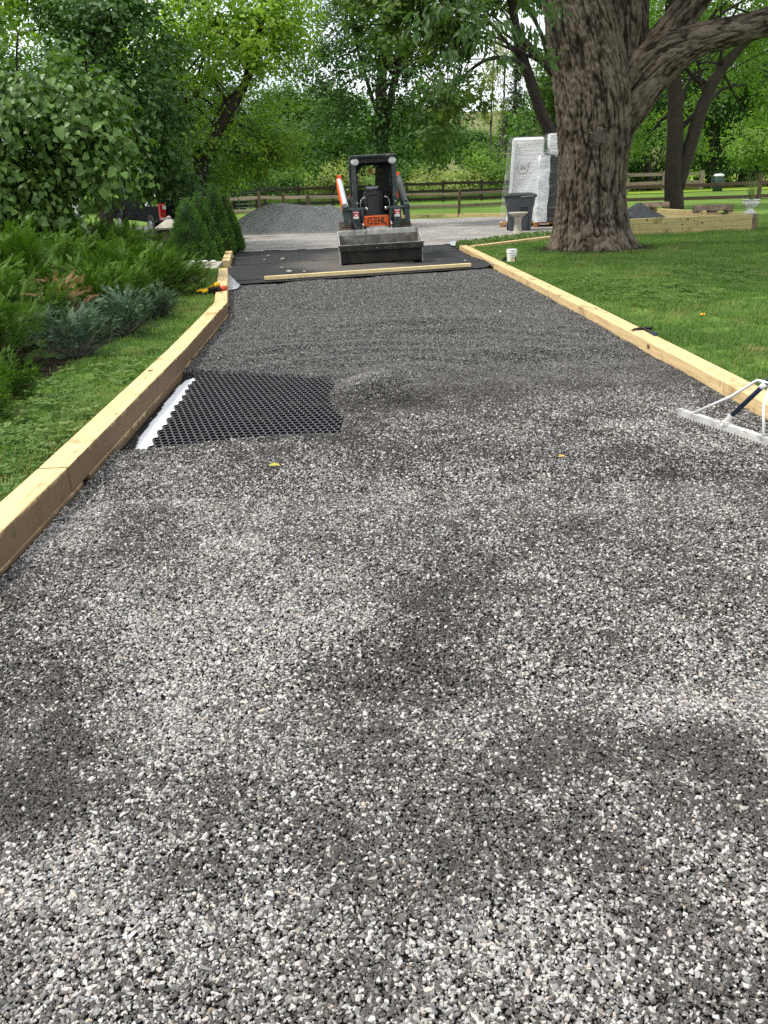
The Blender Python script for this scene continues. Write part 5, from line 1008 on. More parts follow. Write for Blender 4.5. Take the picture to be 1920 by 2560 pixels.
def great_tree():
    Y = 17.7; base = np.array([4.42, Y, 0.0]); r = thing('old_tree', 'massive old tree with deeply furrowed bark and a sawn branch stub', 'tree', base)
    ed = [(1372, 1592, 616), (1382, 1570, 580), (1392, 1562, 520), (1396, 1560, 464), (1398, 1566, 395), (1398, 1576, 325), (1393, 1584, 250), (1384, 1566, 175), (1370, 1545, 90), (1356, 1518, 0), (1338, 1490, -100), (1318, 1455, -210), (1300, 1410, -330)]
    pts = []; rad_ = []
    for l, rt, y in ed:
        a, b = D(l, y, Y), D(rt, y, Y); pts.append((a + b) / 2 - base); rad_.append(np.linalg.norm(b - a) / 2 * 0.975)
    pts[0][2] = -0.05; pts[0] = np.array([0.02, 0, -0.12]); rad_[0] = 0.90
    def flare(TH, SS): f = np.exp(-SS / 0.22) * (0.15 + 0.13 * np.cos(5 * TH + 0.7) + 0.06 * np.cos(9 * TH)); return f
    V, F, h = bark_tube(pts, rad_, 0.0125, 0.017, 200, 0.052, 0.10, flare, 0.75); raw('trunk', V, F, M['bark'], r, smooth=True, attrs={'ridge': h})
    def limb(l, Y0, Y1, r0, r1, nm, seed, amp=0.035):
        n = len(l); P = [D(a, b, Y0 + (Y1 - Y0) * k / (n - 1)) - base for k, (a, b) in enumerate(l)]
        V, F, h = bark_tube(P, (np.linspace(r0, r1, n) if np.isscalar(r0) else np.array(r0)), 0.0125, 0.018, seed, amp); return raw(nm, V, F, M['bark'], r, smooth=True, attrs={'ridge': h})
    limb([(1500, 430), (1530, 330), (1560, 230), (1572, 110), (1575, 0), (1580, -120), (1590, -260)], Y + .05, Y + 0.2, 0.42, 0.30, 'limb', 220, 0.05)
    limb([(1545, 330), (1575, 235), (1625, 150), (1690, 60), (1760, -30), (1850, -150)], Y, Y - 0.2, [0.2, 0.36, 0.33, 0.28, 0.24, 0.2], 0, 'limb', 230)
    limb([(1490, 330), (1570, 205), (1640, 133), (1720, 106), (1800, 86), (1880, 66), (1990, 30), (2120, -40)], Y - 0.02, Y - 0.9, [0.2, 0.28, 0.30, 0.275, 0.26, 0.24, 0.225, 0.21], 0, 'limb', 240)
    limb([(1520, 380), (1572, 275), (1622, 200), (1675, 150), (1735, 117), (1810, 90)], Y - 0.02, Y - 0.55, [0.22, 0.36, 0.34, 0.29, 0.22, 0.12], 0, 'limb', 250)
    # sawn stub
    c = D(1497, 342, Y - 0.62) - base; ax = np.array([-0.12, -1, -0.08]); ax /= np.linalg.norm(ax)
    V, F, h = bark_tube([c - ax * 0.30, c - ax * 0.10, c + ax * 0.06, c + ax * 0.085, c + ax * 0.08], [0.34, 0.22, 0.165, 0.13, 0.105], 0.01, 0.01, 260, 0.03); st = raw('branch_stub', V, F, M['bark'], r, smooth=True, attrs={'ridge': h})
    MB().tube([c + ax * 0.03, c + ax * 0.10], 0.116, 24).build('cut_face', M['cut_wood'], st, bevel=0.006)
    sc = D(1410, 78, Y - 0.66) - base
    # high crown (mostly above the frame) with its twigs, and drooping sprays seen at the top of the picture
    rg = np.random.default_rng(77)
    B = [(-2.5, -3.5, 8.6, 4.0, 4.0, 2.2), (3.5, -1.0, 9.0, 4.5, 4.5, 2.4), (0.5, 2.5, 9.5, 4.5, 4.0, 2.6), (6.5, 3.0, 8.8, 3.5, 4.0, 2.2), (5.0, -5.0, 8.4, 3.5, 3.5, 1.8)]
    crown('crown', rg, B + [(7.5, -2.0, 7.2, 3.2, 3.0, 1.2), (0.9, -0.6, 7.3, 3.2, 3.0, 1.2)], 680, 36, 0.75, 0.24, 'long', LM['ash'], r, droop=0.6)  # last low clump added out of view to shade the right limb
    cl = []; tw = MB()
    for px, py, Yc in [(1180, 30, 15), (1240, 55, 15.2), (1300, 75, 15.4), (1120, 120, 15), (1150, 190, 15.1), (1085, 205, 15.0), (1350, 80, 15.8), (1385, 20, 16), (1200, 105, 15), (1215, -30, 15), (1330, -20, 15.6), (1100, 20, 15), (1265, 150, 15.3), (1170, 70, 14.8), (1060, 60, 15), (1365, 140, 16)]:
        c = D(px, py, Yc) - base; cl.append((*c, 0.16, 0.25, 0.13)); top = c + [rg.normal(0, .15) + 0.15, rg.normal(0.2, .1), 0.9 + 0.3 * rg.random()]
        tw.tube(curve([top + [0.8, 0.3, 0.5], top, c], 6), np.linspace(0.02, 0.004, 6), 5)
    tw.build('twig', M['bark_dark'], r, smooth=True, fixn=False)
    for c_ in cl: crown('drooping_spray', rg, [c_], 4, 9, 0.17, 0.165, 'long', LM['ash'], r, up=0.25, droop=1.1, fill=0.6)
great_tree()

# ---- trees and shrubs
def P3(x, y, z=0): return (x, y, z)
tree('leafy_shrub', 'tall shrub of big heart-shaped leaves filling the upper left', 'shrub', [([P3(-5.4, 13.4), P3(-5.3, 13.4, 1.2), P3(-5.0, 13.3, 2.8)], 0.07, 0.02), ([P3(-5.6, 13.5), P3(-6.0, 13.6, 1.5), P3(-6.5, 13.7, 3.0)], 0.07, 0.02), ([P3(-5.2, 13.3), P3(-4.8, 13.2, 1.3), P3(-4.3, 13.1, 2.4)], 0.05, 0.02), ([P3(-6.1, 13.6), P3(-6.6, 13.6, 1.2), P3(-7.2, 13.7, 2.6)], 0.05, 0.02)],
     [(-5.0, 13.5, 2.55, 1.35, 1.3, 1.25), (-6.7, 13.8, 2.9, 1.7, 1.5, 1.7), (-4.2, 13.4, 2.05, 0.85, 1.0, 0.75), (-5.9, 13.0, 1.5, 1.4, 1.1, 0.8), (-4.9, 13.3, 1.35, 0.75, 0.7, 0.45), (-4.2, 13.5, 2.6, 0.7, 0.8, 0.7)], 'lilac', 640, 25, 0.30, 0.092, 'heart', 1, nlimb=26, up=0.75, droop=0.85, fill=0.4, hole=(D(62, 130, 13.5) - np.array([-5.4, 13.4, 0]), 0.30, np.array([0, 0, CAM_H]) - np.array([-5.4, 13.4, 0])))
tree('yellow_maple', 'yellow-green leafed tree with a leaning dark limb, behind the black pickup', 'tree', [(Dp([(505, 585), (505, 470), (512, 390), (560, 300), (605, 225), (640, 130), (660, 0)], 28), 0.24, 0.08), (Dp([(505, 450), (480, 330), (450, 200), (450, 60)], 28), 0.17, 0.06)],
     [bl(560, 30, 28, 2.7, 2.2, 2.1), bl(690, 60, 28.4, 1.3, 1.4, 1.5), bl(440, 130, 27.6, 1.5, 1.6, 1.5), bl(470, 330, 28, 1.6, 1.6, 1.1), bl(690, 330, 29, 1.2, 1.4, 1.1), bl(610, 410, 29.4, 1.7, 1.4, 0.9), bl(470, 440, 28.5, 1.4, 1.2, 0.8)], 'yellowgreen', 430, 62, 0.42, 0.135, 'diamond', 2, nlimb=26, tintz=0.20)
tree('dark_maple', 'broad dark green maple in the centre behind the loader', 'tree', [(Dp([(955, 520), (955, 380), (952, 250), (960, 100), (965, -60)], 46), 0.42, 0.16), (Dp([(955, 380), (975, 250), (1010, 120), (1040, 0)], 46), 0.25, 0.08)],
     [bl(960, 120, 46, 4.2, 3.6, 3.6), bl(1100, 320, 46, 2.8, 3, 1.9), bl(820, 330, 46.5, 3.0, 3, 2.2), bl(940, 330, 45, 2.4, 2.4, 1.6), bl(1090, 130, 47, 2.8, 3, 2.6), bl(830, 110, 47, 2.8, 3, 2.6), bl(960, -120, 47, 4.5, 4, 2.6)], 'dark', 560, 46, 0.55, 0.19, 'diamond', 3, nlimb=30)
tree('leaning_maple', 'maple with a leaning dark trunk rising behind the tall white pallet', 'tree', [(Dp([(1405, 540), (1388, 370), (1352, 280), (1322, 190), (1300, 120), (1283, 30), (1268, -90)], 30), 0.22, 0.12), (Dp([(1318, 175), (1280, 148), (1215, 150), (1150, 200), (1110, 260)], 29.5), 0.085, 0.03), (Dp([(1290, 85), (1345, 140), (1400, 200)], 30), 0.13, 0.13)],
     [bl(1130, 260, 28, 1.35, 1.2, 0.85), bl(1085, 330, 27.5, 0.5, 0.7, 0.5), bl(1040, 40, 28, 1.8, 1.6, 1.2), bl(1140, 70, 28.5, 1.1, 1.3, 0.8), bl(1240, -60, 30, 1.8, 1.8, 0.8), bl(1380, 240, 31, 0.7, 1.0, 1.0), bl(1350, 330, 32, 0.6, 0.8, 0.6), bl(960, 10, 29, 1.5, 1.3, 1.0)], 'maple', 210, 46, 0.34, 0.15, 'maple', 4, nlimb=22)
tree('dark_trunk_tree', 'straight dark-trunked tree just left of the massive trunk', 'tree', [(Dp([(1392, 545), (1390, 350), (1387, 180), (1385, 0), (1384, -120)], 33), 0.21, 0.15)],
     [bl(1330, 330, 35, 0.8, 1.2, 0.7), bl(1400, 380, 35, 0.9, 1, 0.8), bl(1420, 200, 34, 1.3, 1, 1.0), bl(1400, -60, 33, 2.2, 2, 0.9)], 'mid', 110, 55, 0.4, 0.15, 'maple', 5, nlimb=10)
tree('twin_trunk_tree', 'tree with two dark trunks forking from the ground behind the raised bed', 'tree', [(Dp([(1686, 530), (1684, 440), (1688, 330), (1686, 200), (1680, 80), (1672, -60)], 33), 0.36, 0.17), (Dp([(1692, 470), (1730, 350), (1762, 250), (1800, 180), (1850, 120), (1930, 40), (2010, -30)], 33), 0.27, 0.10), (Dp([(1765, 245), (1752, 205), (1745, 150)], 33), 0.08, 0.04)],
     [bl(1760, -30, 33, 3.6, 2.5, 1.1), bl(1900, 40, 34, 1.8, 2, 1.6), bl(1640, 120, 35, 1.5, 1.6, 1.5), bl(1590, 330, 35, 0.6, 1.2, 1.3), bl(1720, 330, 37, 1.5, 1.2, 1.6), bl(1890, 220, 35, 1.2, 1.4, 1.2), bl(1820, 130, 36, 1.4, 1.2, 1.0)], 'light', 330, 55, 0.42, 0.13, 'diamond', 6, nlimb=26, tint0=0.45)
tree('edge_shrub', 'light green leafy shrub at the right edge of the photo by the fence', 'shrub', [([(*D(1900, 490, 42)[:2], 0), D(1895, 440, 42), D(1890, 380, 42)], 0.06, 0.02)], [bl(1900, 345, 42, 1.5, 1.5, 1.2), bl(1860, 385, 41.5, 0.8, 1, 0.6), bl(1950, 380, 42, 1.2, 1.2, 1.0)], 'light', 120, 60, 0.35, 0.12, 'diamond', 7, nlimb=10)
tree('yellow_tree', 'yellow-green tree top at the upper left corner', 'tree', [([P3(-12.8, 22), P3(-12.7, 22, 3), P3(-12.2, 22, 6.5)], 0.2, 0.06)], [bl(60, -40, 22, 1.9, 1.5, 1.0), bl(-100, -40, 22, 1.2, 1.2, 1.0), bl(170, -60, 22, 1.8, 1.5, 0.9)], 'yellowgreen', 130, 60, 0.4, 0.13, 'diamond', 8, nlimb=8, tint0=0.6)
tree('dark_tree', 'dark tree behind the big-leafed shrub, above the juniper bank', 'tree', [([P3(-6.2, 20.5), P3(-6.2, 20.5, 2.5), P3(-5.9, 20.5, 5.0)], 0.18, 0.06)], [bl(300, 40, 20.5, 1.8, 1.3, 1.0), bl(380, 260, 20.5, 1.0, 1.2, 1.3), bl(350, 400, 21, 1.0, 1.2, 0.8), bl(200, 30, 21, 1.0, 1.2, 1.0), bl(250, 300, 21.5, 1.7, 1.3, 1.4), bl(385, 455, 21.5, 0.7, 0.8, 0.35), bl(445, 462, 21.8, 0.5, 0.6, 0.32)], 'dark', 260, 60, 0.4, 0.13, 'diamond', 9, nlimb=12)
tree('dark_tree', 'dark tree deep in shade at the far left above the junipers', 'tree', [([P3(-9.6, 17), P3(-9.5, 17, 2), P3(-9.4, 17, 4)], 0.16, 0.06)], [(-9.2, 17.2, 2.3, 1.8, 1.4, 1.5), (-7.6, 17.2, 1.7, 1.5, 1.2, 0.9), (-10.5, 17, 3.2, 1.8, 1.6, 1.6), (-6.6, 17.8, 1.4, 0.9, 1.0, 0.55)], 'dark', 240, 60, 0.4, 0.12, 'diamond', 10, nlimb=12)
# wood behind the meadow: individual trees
rgw = np.random.default_rng(12)
WOODS = [(-80, 60, 'dark', 11), (60, 55, 'mid', 11), (180, 62, 'mid', 12), (330, 60, 'light', 12), (450, 70, 'mid', 12), (560, 66, 'dark', 8), (655, 74, 'mid', 8), (735, 68, 'mid', 8), (800, 82, 'light', 8), (880, 72, 'mid', 8), (990, 86, 'mid', 8), (1080, 90, 'light', 8), (1180, 96, 'mid', 6), (1330, 80, 'mid', 8), (1420, 76, 'mid', 12), (1490, 66, 'dark', 12), (1560, 72, 'mid', 13), (1625, 64, 'dark', 12), (1700, 72, 'mid', 13), (1775, 66, 'dark', 12), (1850, 74, 'dark', 13), (1925, 66, 'dark', 12), (2010, 72, 'mid', 13), (2120, 66, 'dark', 12), (1590, 84, 'dark', 14), (1740, 86, 'dark', 14), (1880, 88, 'dark', 14)]
pos_words = ['far left beyond the house', 'behind the big-leafed shrub', 'behind the dark left trees', 'behind the yellow-green tree', 'just left of the yellow-green tree', 'above the field gate', 'above the left end of the gravel heap', 'above the middle of the gravel heap', 'left of the broad dark maple', 'right behind the loader cab', 'right behind the broad dark maple', 'above the tan building', 'at the sky gap left of the pallets', 'behind the tall white pallet', 'just left of the massive trunk', 'hidden by the massive trunk', 'just right of the massive trunk', 'left of the twin trunks', 'behind the twin trunks', 'right of the twin trunks', 'above the green post', 'at the right edge by the light shrub', 'outside the right edge, nearer one', 'outside the right edge, farther one', 'deep behind the pale grey fence', 'deep behind the twin trunks', 'deep behind the green post']
for k, (px, Y, lm, h) in enumerate(WOODS):
    x = D(px, 470, Y)[0]; s = h / 12.0; rw_ = 2.6 + rgw.random() * 1.4; hb = 1.6 + rgw.random()
    bl_ = [(x + rgw.normal(0, 1.0), Y + rgw.normal(0, .8), hb + (h - hb) * f, rw_ * wv, rw_ * wv, (h - hb) * 0.22) for f, wv in ((0.10, 0.75), (0.30, 1.05), (0.5, 1.1), (0.72, 0.85), (0.9, 0.5))]
    tree('forest_tree', '%s tree of the far wood, %s' % ({'dark': 'dark green', 'mid': 'green', 'light': 'light green'}[lm], pos_words[k]), 'tree', [([P3(x, Y), P3(x + rgw.normal(0, .3), Y, h * .4), P3(x + rgw.normal(0, .5), Y, h * .85)], 0.26, 0.06)], bl_, lm, 170, 62, 0.85, 0.27, 'diamond', 20 + k, nlimb=12, group='trees of the far wood', fill=0.5)
def conifer(px, Y, h, w_, lab, seed):
    x = D(px, 470, Y)[0]; B = []
    for f in np.linspace(0.12, 0.97, 16): B.append((x, Y, h * f, w_ * (1 - f) + 0.1, w_ * (1 - f) + 0.1, h * 0.035))
    tree('spruce_tree', lab, 'tree', [([P3(x, Y), P3(x, Y, h * .5), P3(x, Y, h)], 0.2, 0.03)], B, 'conifer', 260, 30, 0.42, 0.26, 'long', seed, nlimb=20, fill=0.35, up=0.3, droop=0.4)
conifer(1283, 78, 12.5, 2.3, 'dark narrow spruce in the sky gap above the tall white pallet', 60)
def birch(px, Y, h, lab, seed):
    x = D(px, 470, Y)[0]
    tree('thin_tree', lab, 'tree', [([P3(x, Y), P3(x + .1, Y, h * .5), P3(x + .3, Y, h)], 0.10, 0.03)], [(x, Y, h * .75, 0.9, 0.8, h * .2), (x - .4, Y, h * .5, 0.8, 0.8, h * .12), (x + .4, Y, h * .95, .8, .8, 1.0)], 'pale', 46, 40, 0.42, 0.15, 'diamond', seed, bark='bark_grey', nlimb=16, fill=0.7)
birch(1222, 68, 11, 'thin pale-leafed tree in the sky gap, left one', 61); birch(1252, 72, 13, 'thin pale-leafed tree in the sky gap, right one beside the spruce', 62)
BUSH = [(1228, 440, 62, 2.2, 1.9, 'light', 'yellow-green bush just left of the tall white pallet'), (1150, 470, 61, 1.7, 1.2, 'pale', 'pale grey-green bush at the meadow edge below the tan building'), (1085, 460, 63, 1.8, 1.3, 'pale', 'pale bush at the meadow edge right of the loader cab'), (1020, 450, 66, 2.0, 1.6, 'mid', 'green bush at the meadow edge close to the loader cab'), (850, 450, 60, 1.9, 1.5, 'pale', 'pale bush directly left of the loader cab'), (775, 450, 62, 1.9, 1.6, 'light', 'light bush left of the loader, second from the cab'), (690, 462, 60, 2.0, 1.4, 'mid', 'green bush behind the gravel heap'), (620, 465, 58, 1.7, 1.3, 'mid', 'green bush behind the field gate'), (540, 450, 48, 1.6, 1.4, 'dark', 'dark bush behind the conical spruces'), (1280, 460, 66, 1.8, 1.2, 'mid', 'green bush behind the tall white pallet'), (1640, 440, 66, 2.2, 1.6, 'dark', 'dark bush at the wood edge left of the twin trunks'), (1840, 450, 66, 2.6, 1.7, 'dark', 'dark bush at the wood edge right of the green post')]
for k, (px, py, Y, rx, rz_, lm, lab) in enumerate(BUSH):
    c = D(px, py, Y); x = c[0]; z = rz_ * 0.85
    tree('bush', lab, 'bush', [([P3(x, Y), P3(x, Y, z)], 0.06, 0.02)], [(x, Y, z, rx, rx * .8, rz_), (x - rx * .6, Y, z * .7, rx * .6, rx * .6, rz_ * .65), (x + rx * .6, Y, z * .75, rx * .6, rx * .6, rz_ * .7)], lm, 120, 50, 0.5, 0.17, 'diamond', 80 + k, nlimb=8)
# far wood as one mass closing the horizon
rgf = np.random.default_rng(5); B = []
for x in np.linspace(-150, 170, 70):
    if 3 < x < 18: continue
    y = 116 + rgf.normal(0, 4); h = 4 + 3.5 * rgf.random(); B.append((x, y, h * 0.8 + 1, 4.2, 3.5, h))
far, _ = crown('far_woodland', rgf, B, 1500, 40, 1.3, 0.50, 'diamond', LM['mid']); tag(far, 'mass of far woodland closing the view beyond the meadow', 'woodland', kind='stuff')

# ---- junipers
def juniper_mesh(seed, mat, n=1500, r=1.0, h=0.62, size=0.125):
    rg = np.random.default_rng(300 + seed); B = []
    nb = 16; ba = rg.uniform(0, 6.283, nb); bt = rg.uniform(0.25, 0.95, nb); bi = rg.integers(0, nb, n); t = rg.random(n) ** 0.6
    L_ = bt[bi] * r; az = ba[bi] + rg.normal(0, 0.22, n) * (1.15 - t); rr = L_ * t + rg.normal(0, .04, n); zz = h * (1 - 0.45 * bt[bi]) * (t ** 0.75) + h * 0.12 * rg.normal(size=n) + 0.08 + h * .25 * (1 - t) * rg.random(n); zz = np.where(rg.random(n) < 0.38, zz * rg.random(n), zz)
    P = np.stack([np.cos(az) * rr, np.sin(az) * rr, np.clip(zz, 0.02, 9)], 1); out_ = np.stack([np.cos(az), np.sin(az), 0 * az], 1)
    A = norm(out_ * 0.9 + np.array([0, 0, 0.55]) + rg.normal(size=(n, 3)) * 0.38); N = norm(np.array([0, 0, 1.0]) + rg.normal(size=(n, 3)) * 0.5)
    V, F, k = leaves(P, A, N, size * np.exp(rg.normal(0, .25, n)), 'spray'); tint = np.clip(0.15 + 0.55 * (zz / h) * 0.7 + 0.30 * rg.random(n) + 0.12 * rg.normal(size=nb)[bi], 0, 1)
    return V, F, np.repeat(tint, k), [(ba[i], bt[i] * r, h * (1 - 0.45 * bt[i])) for i in range(nb)]
def juniper_proto(seed, mat, label, name='juniper_shrub', **kw):
    V, F, t, br = juniper_mesh(seed, mat, **kw); r = thing(name, label, 'juniper'); raw('foliage', V, F, LM[mat], r, attrs={'tint': t}); b = MB()
    for a, l, h in br: b.tube(curve([(0, 0, 0.02), (math.cos(a) * l * .5, math.sin(a) * l * .5, h * .45), (math.cos(a) * l * .95, math.sin(a) * l * .95, h * .95)], 5), np.linspace(0.018, 0.004, 5), 5)
    b.build('stems', M['bark_grey'], r, smooth=True, fixn=False); return r
JU = [(-2.74, 6.0, 0.40, 'bright green juniper sprigs at the left edge nearest the camera'), (-2.66, 5.35, 0.36, 'small juniper tuft at the left edge in front of the bright sprigs'), (-3.2, 6.75, 0.66, 'spreading juniper with bare stems at the left edge before the blue one'), (-3.30, 7.75, 0.78, 'green juniper directly behind the nearest blue juniper'), (-3.05, 9.05, 0.80, 'feathery juniper above the second blue juniper'), (-2.95, 10.35, 0.78, 'feathery juniper above the farthest blue juniper'), (-2.95, 11.6, 0.72, 'juniper reaching over the grass strip before the gloves'), (-4.1, 8.3, 1.0, 'yellowish juniper at the left edge behind the front row'), (-4.2, 9.8, 1.1, 'broad juniper in the middle of the bank'), (-4.0, 11.2, 1.05, 'juniper in the middle of the bank toward the path'), (-3.7, 12.5, 0.9, 'juniper below the right side of the big-leafed shrub'), (-5.2, 10.3, 1.2, 'dark juniper deep at the left edge'), (-5.2, 11.9, 1.2, 'juniper under the big-leafed shrub, left part'), (-6.2, 12.9, 1.2, 'shaded juniper at the foot of the big-leafed shrub'), (-4.5, 13.6, 1.0, 'juniper at the foot of the shrub, right of its stems'), (-3.55, 13.9, 0.72, 'low juniper spilling toward the concrete path'), (-4.4, 15.0, 0.95, 'juniper just left of the stone pillar'), (-5.6, 14.9, 1.1, 'juniper in front of the black pickup'), (-5.0, 16.9, 0.9, 'juniper between the pickup and the stone pillar')]
protos = [juniper_proto(k, 'juniper', 'x', r=1.0, h=0.72, n=3000) for k in range(3)]
for k, (x, y, s, lab) in enumerate(JU):
    p_ = protos[k] if k < 3 else dup(protos[k % 3], (0, 0, 0), 0, lab); p_['label'] = lab; p_['group'] = 'junipers on the left bank'; p_.location = (x, y, 0.09); p_.rotation_euler = (0, 0, k * 1.7); p_.scale = (s, s, s * (0.95 + 0.1 * (k % 3)))
bp = juniper_proto(9, 'blue', 'x', 'blue_juniper', r=0.42, h=0.42, n=1500, size=0.07)
for k, (x, y, s, lab) in enumerate([(-2.66, 7.35, 0.95, 'blue-green juniper nearest the long timber'), (-2.52, 8.45, 0.95, 'blue-green juniper second along the grass strip'), (-2.50, 9.6, 0.75, 'darker blue juniper farthest along the grass strip')]):
    p_ = bp if k == 0 else dup(bp, (0, 0, 0), 0, lab); p_['label'] = lab; p_['group'] = 'blue junipers by the grass strip'; p_.location = (x, y, 0.09); p_.rotation_euler = (0, 0, 2.1 * k); p_.scale = (s, s, s)
dj = juniper_proto(11, 'deadjuniper', 'dead rust-brown juniper branch poking out behind the nearest blue juniper', 'dead_juniper_branch', r=0.30, h=0.45, n=120, size=0.09); dj.location = (-3.0, 8.1, 0.25); dj['category'] = 'branch'
def conical(loc, h, rb, lab, seed):
    rg = np.random.default_rng(400 + seed); r = thing('conical_spruce', lab, 'spruce', loc, 0, 'dense conical dwarf spruces'); n = 7500
    f = 1 - np.sqrt(rg.random(n)); az = rg.uniform(0, 6.283, n); lump = 1 + 0.22 * (vnoise(np.stack([np.cos(az) * 3, np.sin(az) * 3, f * 7], 1), seed) - 0.5) * 2
    prof = np.where(f < 0.08, 0.75 + 3.1 * f, 1.03 * (1 - f) ** 0.85); rr = rb * prof * lump * (0.80 + 0.2 * rg.random(n) ** 0.5)
    P = np.stack([np.cos(az) * rr, np.sin(az) * rr, f * h], 1); o_ = np.stack([np.cos(az), np.sin(az), 0.75 + 0 * az], 1); A = norm(o_ + rg.normal(size=(n, 3)) * .3); N = norm(rg.normal(size=(n, 3)))
    V, F, k = leaves(P, A, N, 0.058 * np.exp(rg.normal(0, .2, n)), 'spray'); t = np.clip(0.15 + (lump - 0.84) * 2.2 + 0.35 * rg.random(n), 0, 1)
    raw('foliage', V, F, LM['spruce'], r, attrs={'tint': np.repeat(t, k)})
    MB().lathe([(rb * .80, 0.02), (rb * .86, 0.1 * h), (rb * .5, .48 * h), (rb * .2, .8 * h), (0.01, .95 * h)], 14).build('dark_core', M['spruce_core'], r, smooth=True)  # solid dark core added to fill the foliage
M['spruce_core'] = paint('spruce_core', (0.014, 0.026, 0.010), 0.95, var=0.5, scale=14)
CN = [(480, 655, 17.1, 1.24, 0.54, 'nearest conical spruce, beside the stone pillar'), (512, 648, 18.2, 1.36, 0.42, 'second conical spruce from the pillar'), (546, 638, 19.3, 1.52, 0.43, 'tallest conical spruce, third from the pillar'), (572, 628, 20.4, 1.28, 0.40, 'farthest conical spruce at the end of the timber')]
for k, (px, py, Y, h, rb, lab) in enumerate(CN): c = D(px, py, Y); conical((c[0], Y, 0.02), h, rb, lab, k)

# ---- urn plants
rgu = np.random.default_rng(8)
for u, (loc, sc, _), lab in zip(URN_OBJ, URNS, ('spiky grass plant in the near urn', 'spiky grass plant in the farther urn')):
    r = thing('spike_plant', lab + ' of the raised bed', 'plant', (loc[0], loc[1], loc[2] + 0.29 * sc)); Vv = []; Ff = []; T = []
    for k in range(46):
        az = rgu.uniform(0, 6.28); l = rgu.uniform(0.35, 0.72); sp = rgu.uniform(0.08, 0.55); o_ = np.array([math.cos(az), math.sin(az), 0]); sd = np.array([-o_[1], o_[0], 0]) * 0.009; n0 = len(Vv)
        for t in (0, .35, .7, 1): p_ = o_ * (0.04 + sp * l * t ** 1.6) + np.array([0, 0, l * t * (1 - 0.25 * t * sp)]); Vv += [p_ - sd * (1 - t * .9), p_ + sd * (1 - t * .9)]; T += [0.3 + 0.6 * t] * 2
        Ff += [(n0 + 2 * i, n0 + 2 * i + 1, n0 + 2 * i + 3, n0 + 2 * i + 2) for i in range(3)]
    raw('blades', np.array(Vv), np.array(Ff), LM['blade'], r, attrs={'tint': T})

# ---- bed soil, grass, clover, ground cover
q = NT('bed_mulch'); v = q.coord(); n1 = q.noise(v, 22, 6, 0.8); M['mulch'] = q.done(q.ramp(n1, [(0.3, (0.012, 0.009, 0.006)), (0.7, (0.05, 0.036, 0.023))]), 0.95, 0, q.bump(n1, 1.0, 0.05), 0.1)  # mulch darkened in colour to carry the shade beneath the shrubs
BEDP = [(-2.78, 4.2), (-2.66, 6.0), (-2.56, 8.0), (-2.50, 10), (-2.75, 12.2), (-3.2, 14.6), (-3.9, 15.2), (-6.6, 15.2), (-12, 17), (-12, 4.2)]
tag(sheet('planting_bed', np.arange(-12, -2.2, 0.12), np.arange(4, 17, 0.15), lambda x, y: ground_z(x, y) + 0.012 + 0.02 * n2(x, y, 3, 2, 4), M['mulch'], lambda x, y: inpoly(BEDP, x + 0.15 * (n2(x, y, 2.2, 2, 6) - 0.5), y)), kind='structure')
tag(sheet('planting_bed', np.arange(-5.6, -2.7, 0.12), np.arange(16.6, 21.4, 0.15), lambda x, y: 0.03 + 0.03 * n2(x, y, 3, 2, 4), M['mulch'], lambda x, y: inpoly([(-2.98, 16.65), (-3.2, 18.1), (-3.45, 20.3), (-5.2, 21.2), (-5.4, 16.75)], x, y)), kind='structure')
q = NT('grass'); t = q.attr('tone', 'INSTANCER'); c = q.ramp(t, [(0, (0.048, 0.098, 0.020)), (0.5, (0.088, 0.168, 0.034)), (0.85, (0.150, 0.235, 0.058)), (1.0, (0.26, 0.23, 0.09))]); q.done(c, 0.55, 0, None, 0.25)
trn = q.new('ShaderNodeBsdfTranslucent'); g_ = q.mix(1.0, c, (1.5, 1.9, 0.8), 'MULTIPLY'); q.l(g_, trn.inputs[0]); ms = q.new('ShaderNodeMixShader'); ms.inputs[0].default_value = 0.3; q.l(q.b.outputs[0], ms.inputs[1]); q.l(trn.outputs[0], ms.inputs[2]); q.l(ms.outputs[0], q.out.inputs[0]); M['grass'] = q.m
def tuft(k, nb=16, spread=0.05, hmin=0.025, hmax=0.06, wd=0.0035):
    rg = np.random.default_rng(500 + k); V = []; F = []
    for i in range(nb):
        b = np.array([*rg.normal(0, spread, 2), 0]); az = rg.uniform(0, 6.28); l = rg.uniform(hmin, hmax); o_ = np.array([math.cos(az), math.sin(az), 0]); sd = np.array([-o_[1], o_[0], 0]) * wd; bend = rg.uniform(.2, 1.1); n0 = len(V)
        for t in (0, .5, 1): p_ = b + o_ * l * bend * t ** 1.7 + np.array([0, 0, l * t * (1 - .3 * bend * t)]); V += [p_ - sd * (1 - .85 * t), p_ + sd * (1 - .85 * t)]
        F += [(n0, n0 + 1, n0 + 3, n0 + 2), (n0 + 2, n0 + 3, n0 + 5, n0 + 4)]
    return raw('tuft', np.array(V), np.array(F), M['grass'])
def clover(k):
    rg = np.random.default_rng(600 + k); V = []; F = []
    for i in range(7):
        c_ = np.array([*rg.normal(0, 0.04, 2), rg.uniform(.03, .055)]); a0 = rg.uniform(0, 6.28)
        for j in range(3):
            a = a0 + j * 2.094; o_ = np.array([math.cos(a), math.sin(a), 0.15]); s_ = np.array([-math.sin(a), math.cos(a), 0]); n0 = len(V); V += [c_, c_ + o_ * .012 - s_ * .010, c_ + o_ * .024 - s_ * .004, c_ + o_ * .024 + s_ * .004, c_ + o_ * .012 + s_ * .010]; F += [(n0, n0 + 1, n0 + 2), (n0, n0 + 2, n0 + 3), (n0, n0 + 3, n0 + 4)]
    return raw('clover_leaf', np.array(V), np.array(F), M['grass'])
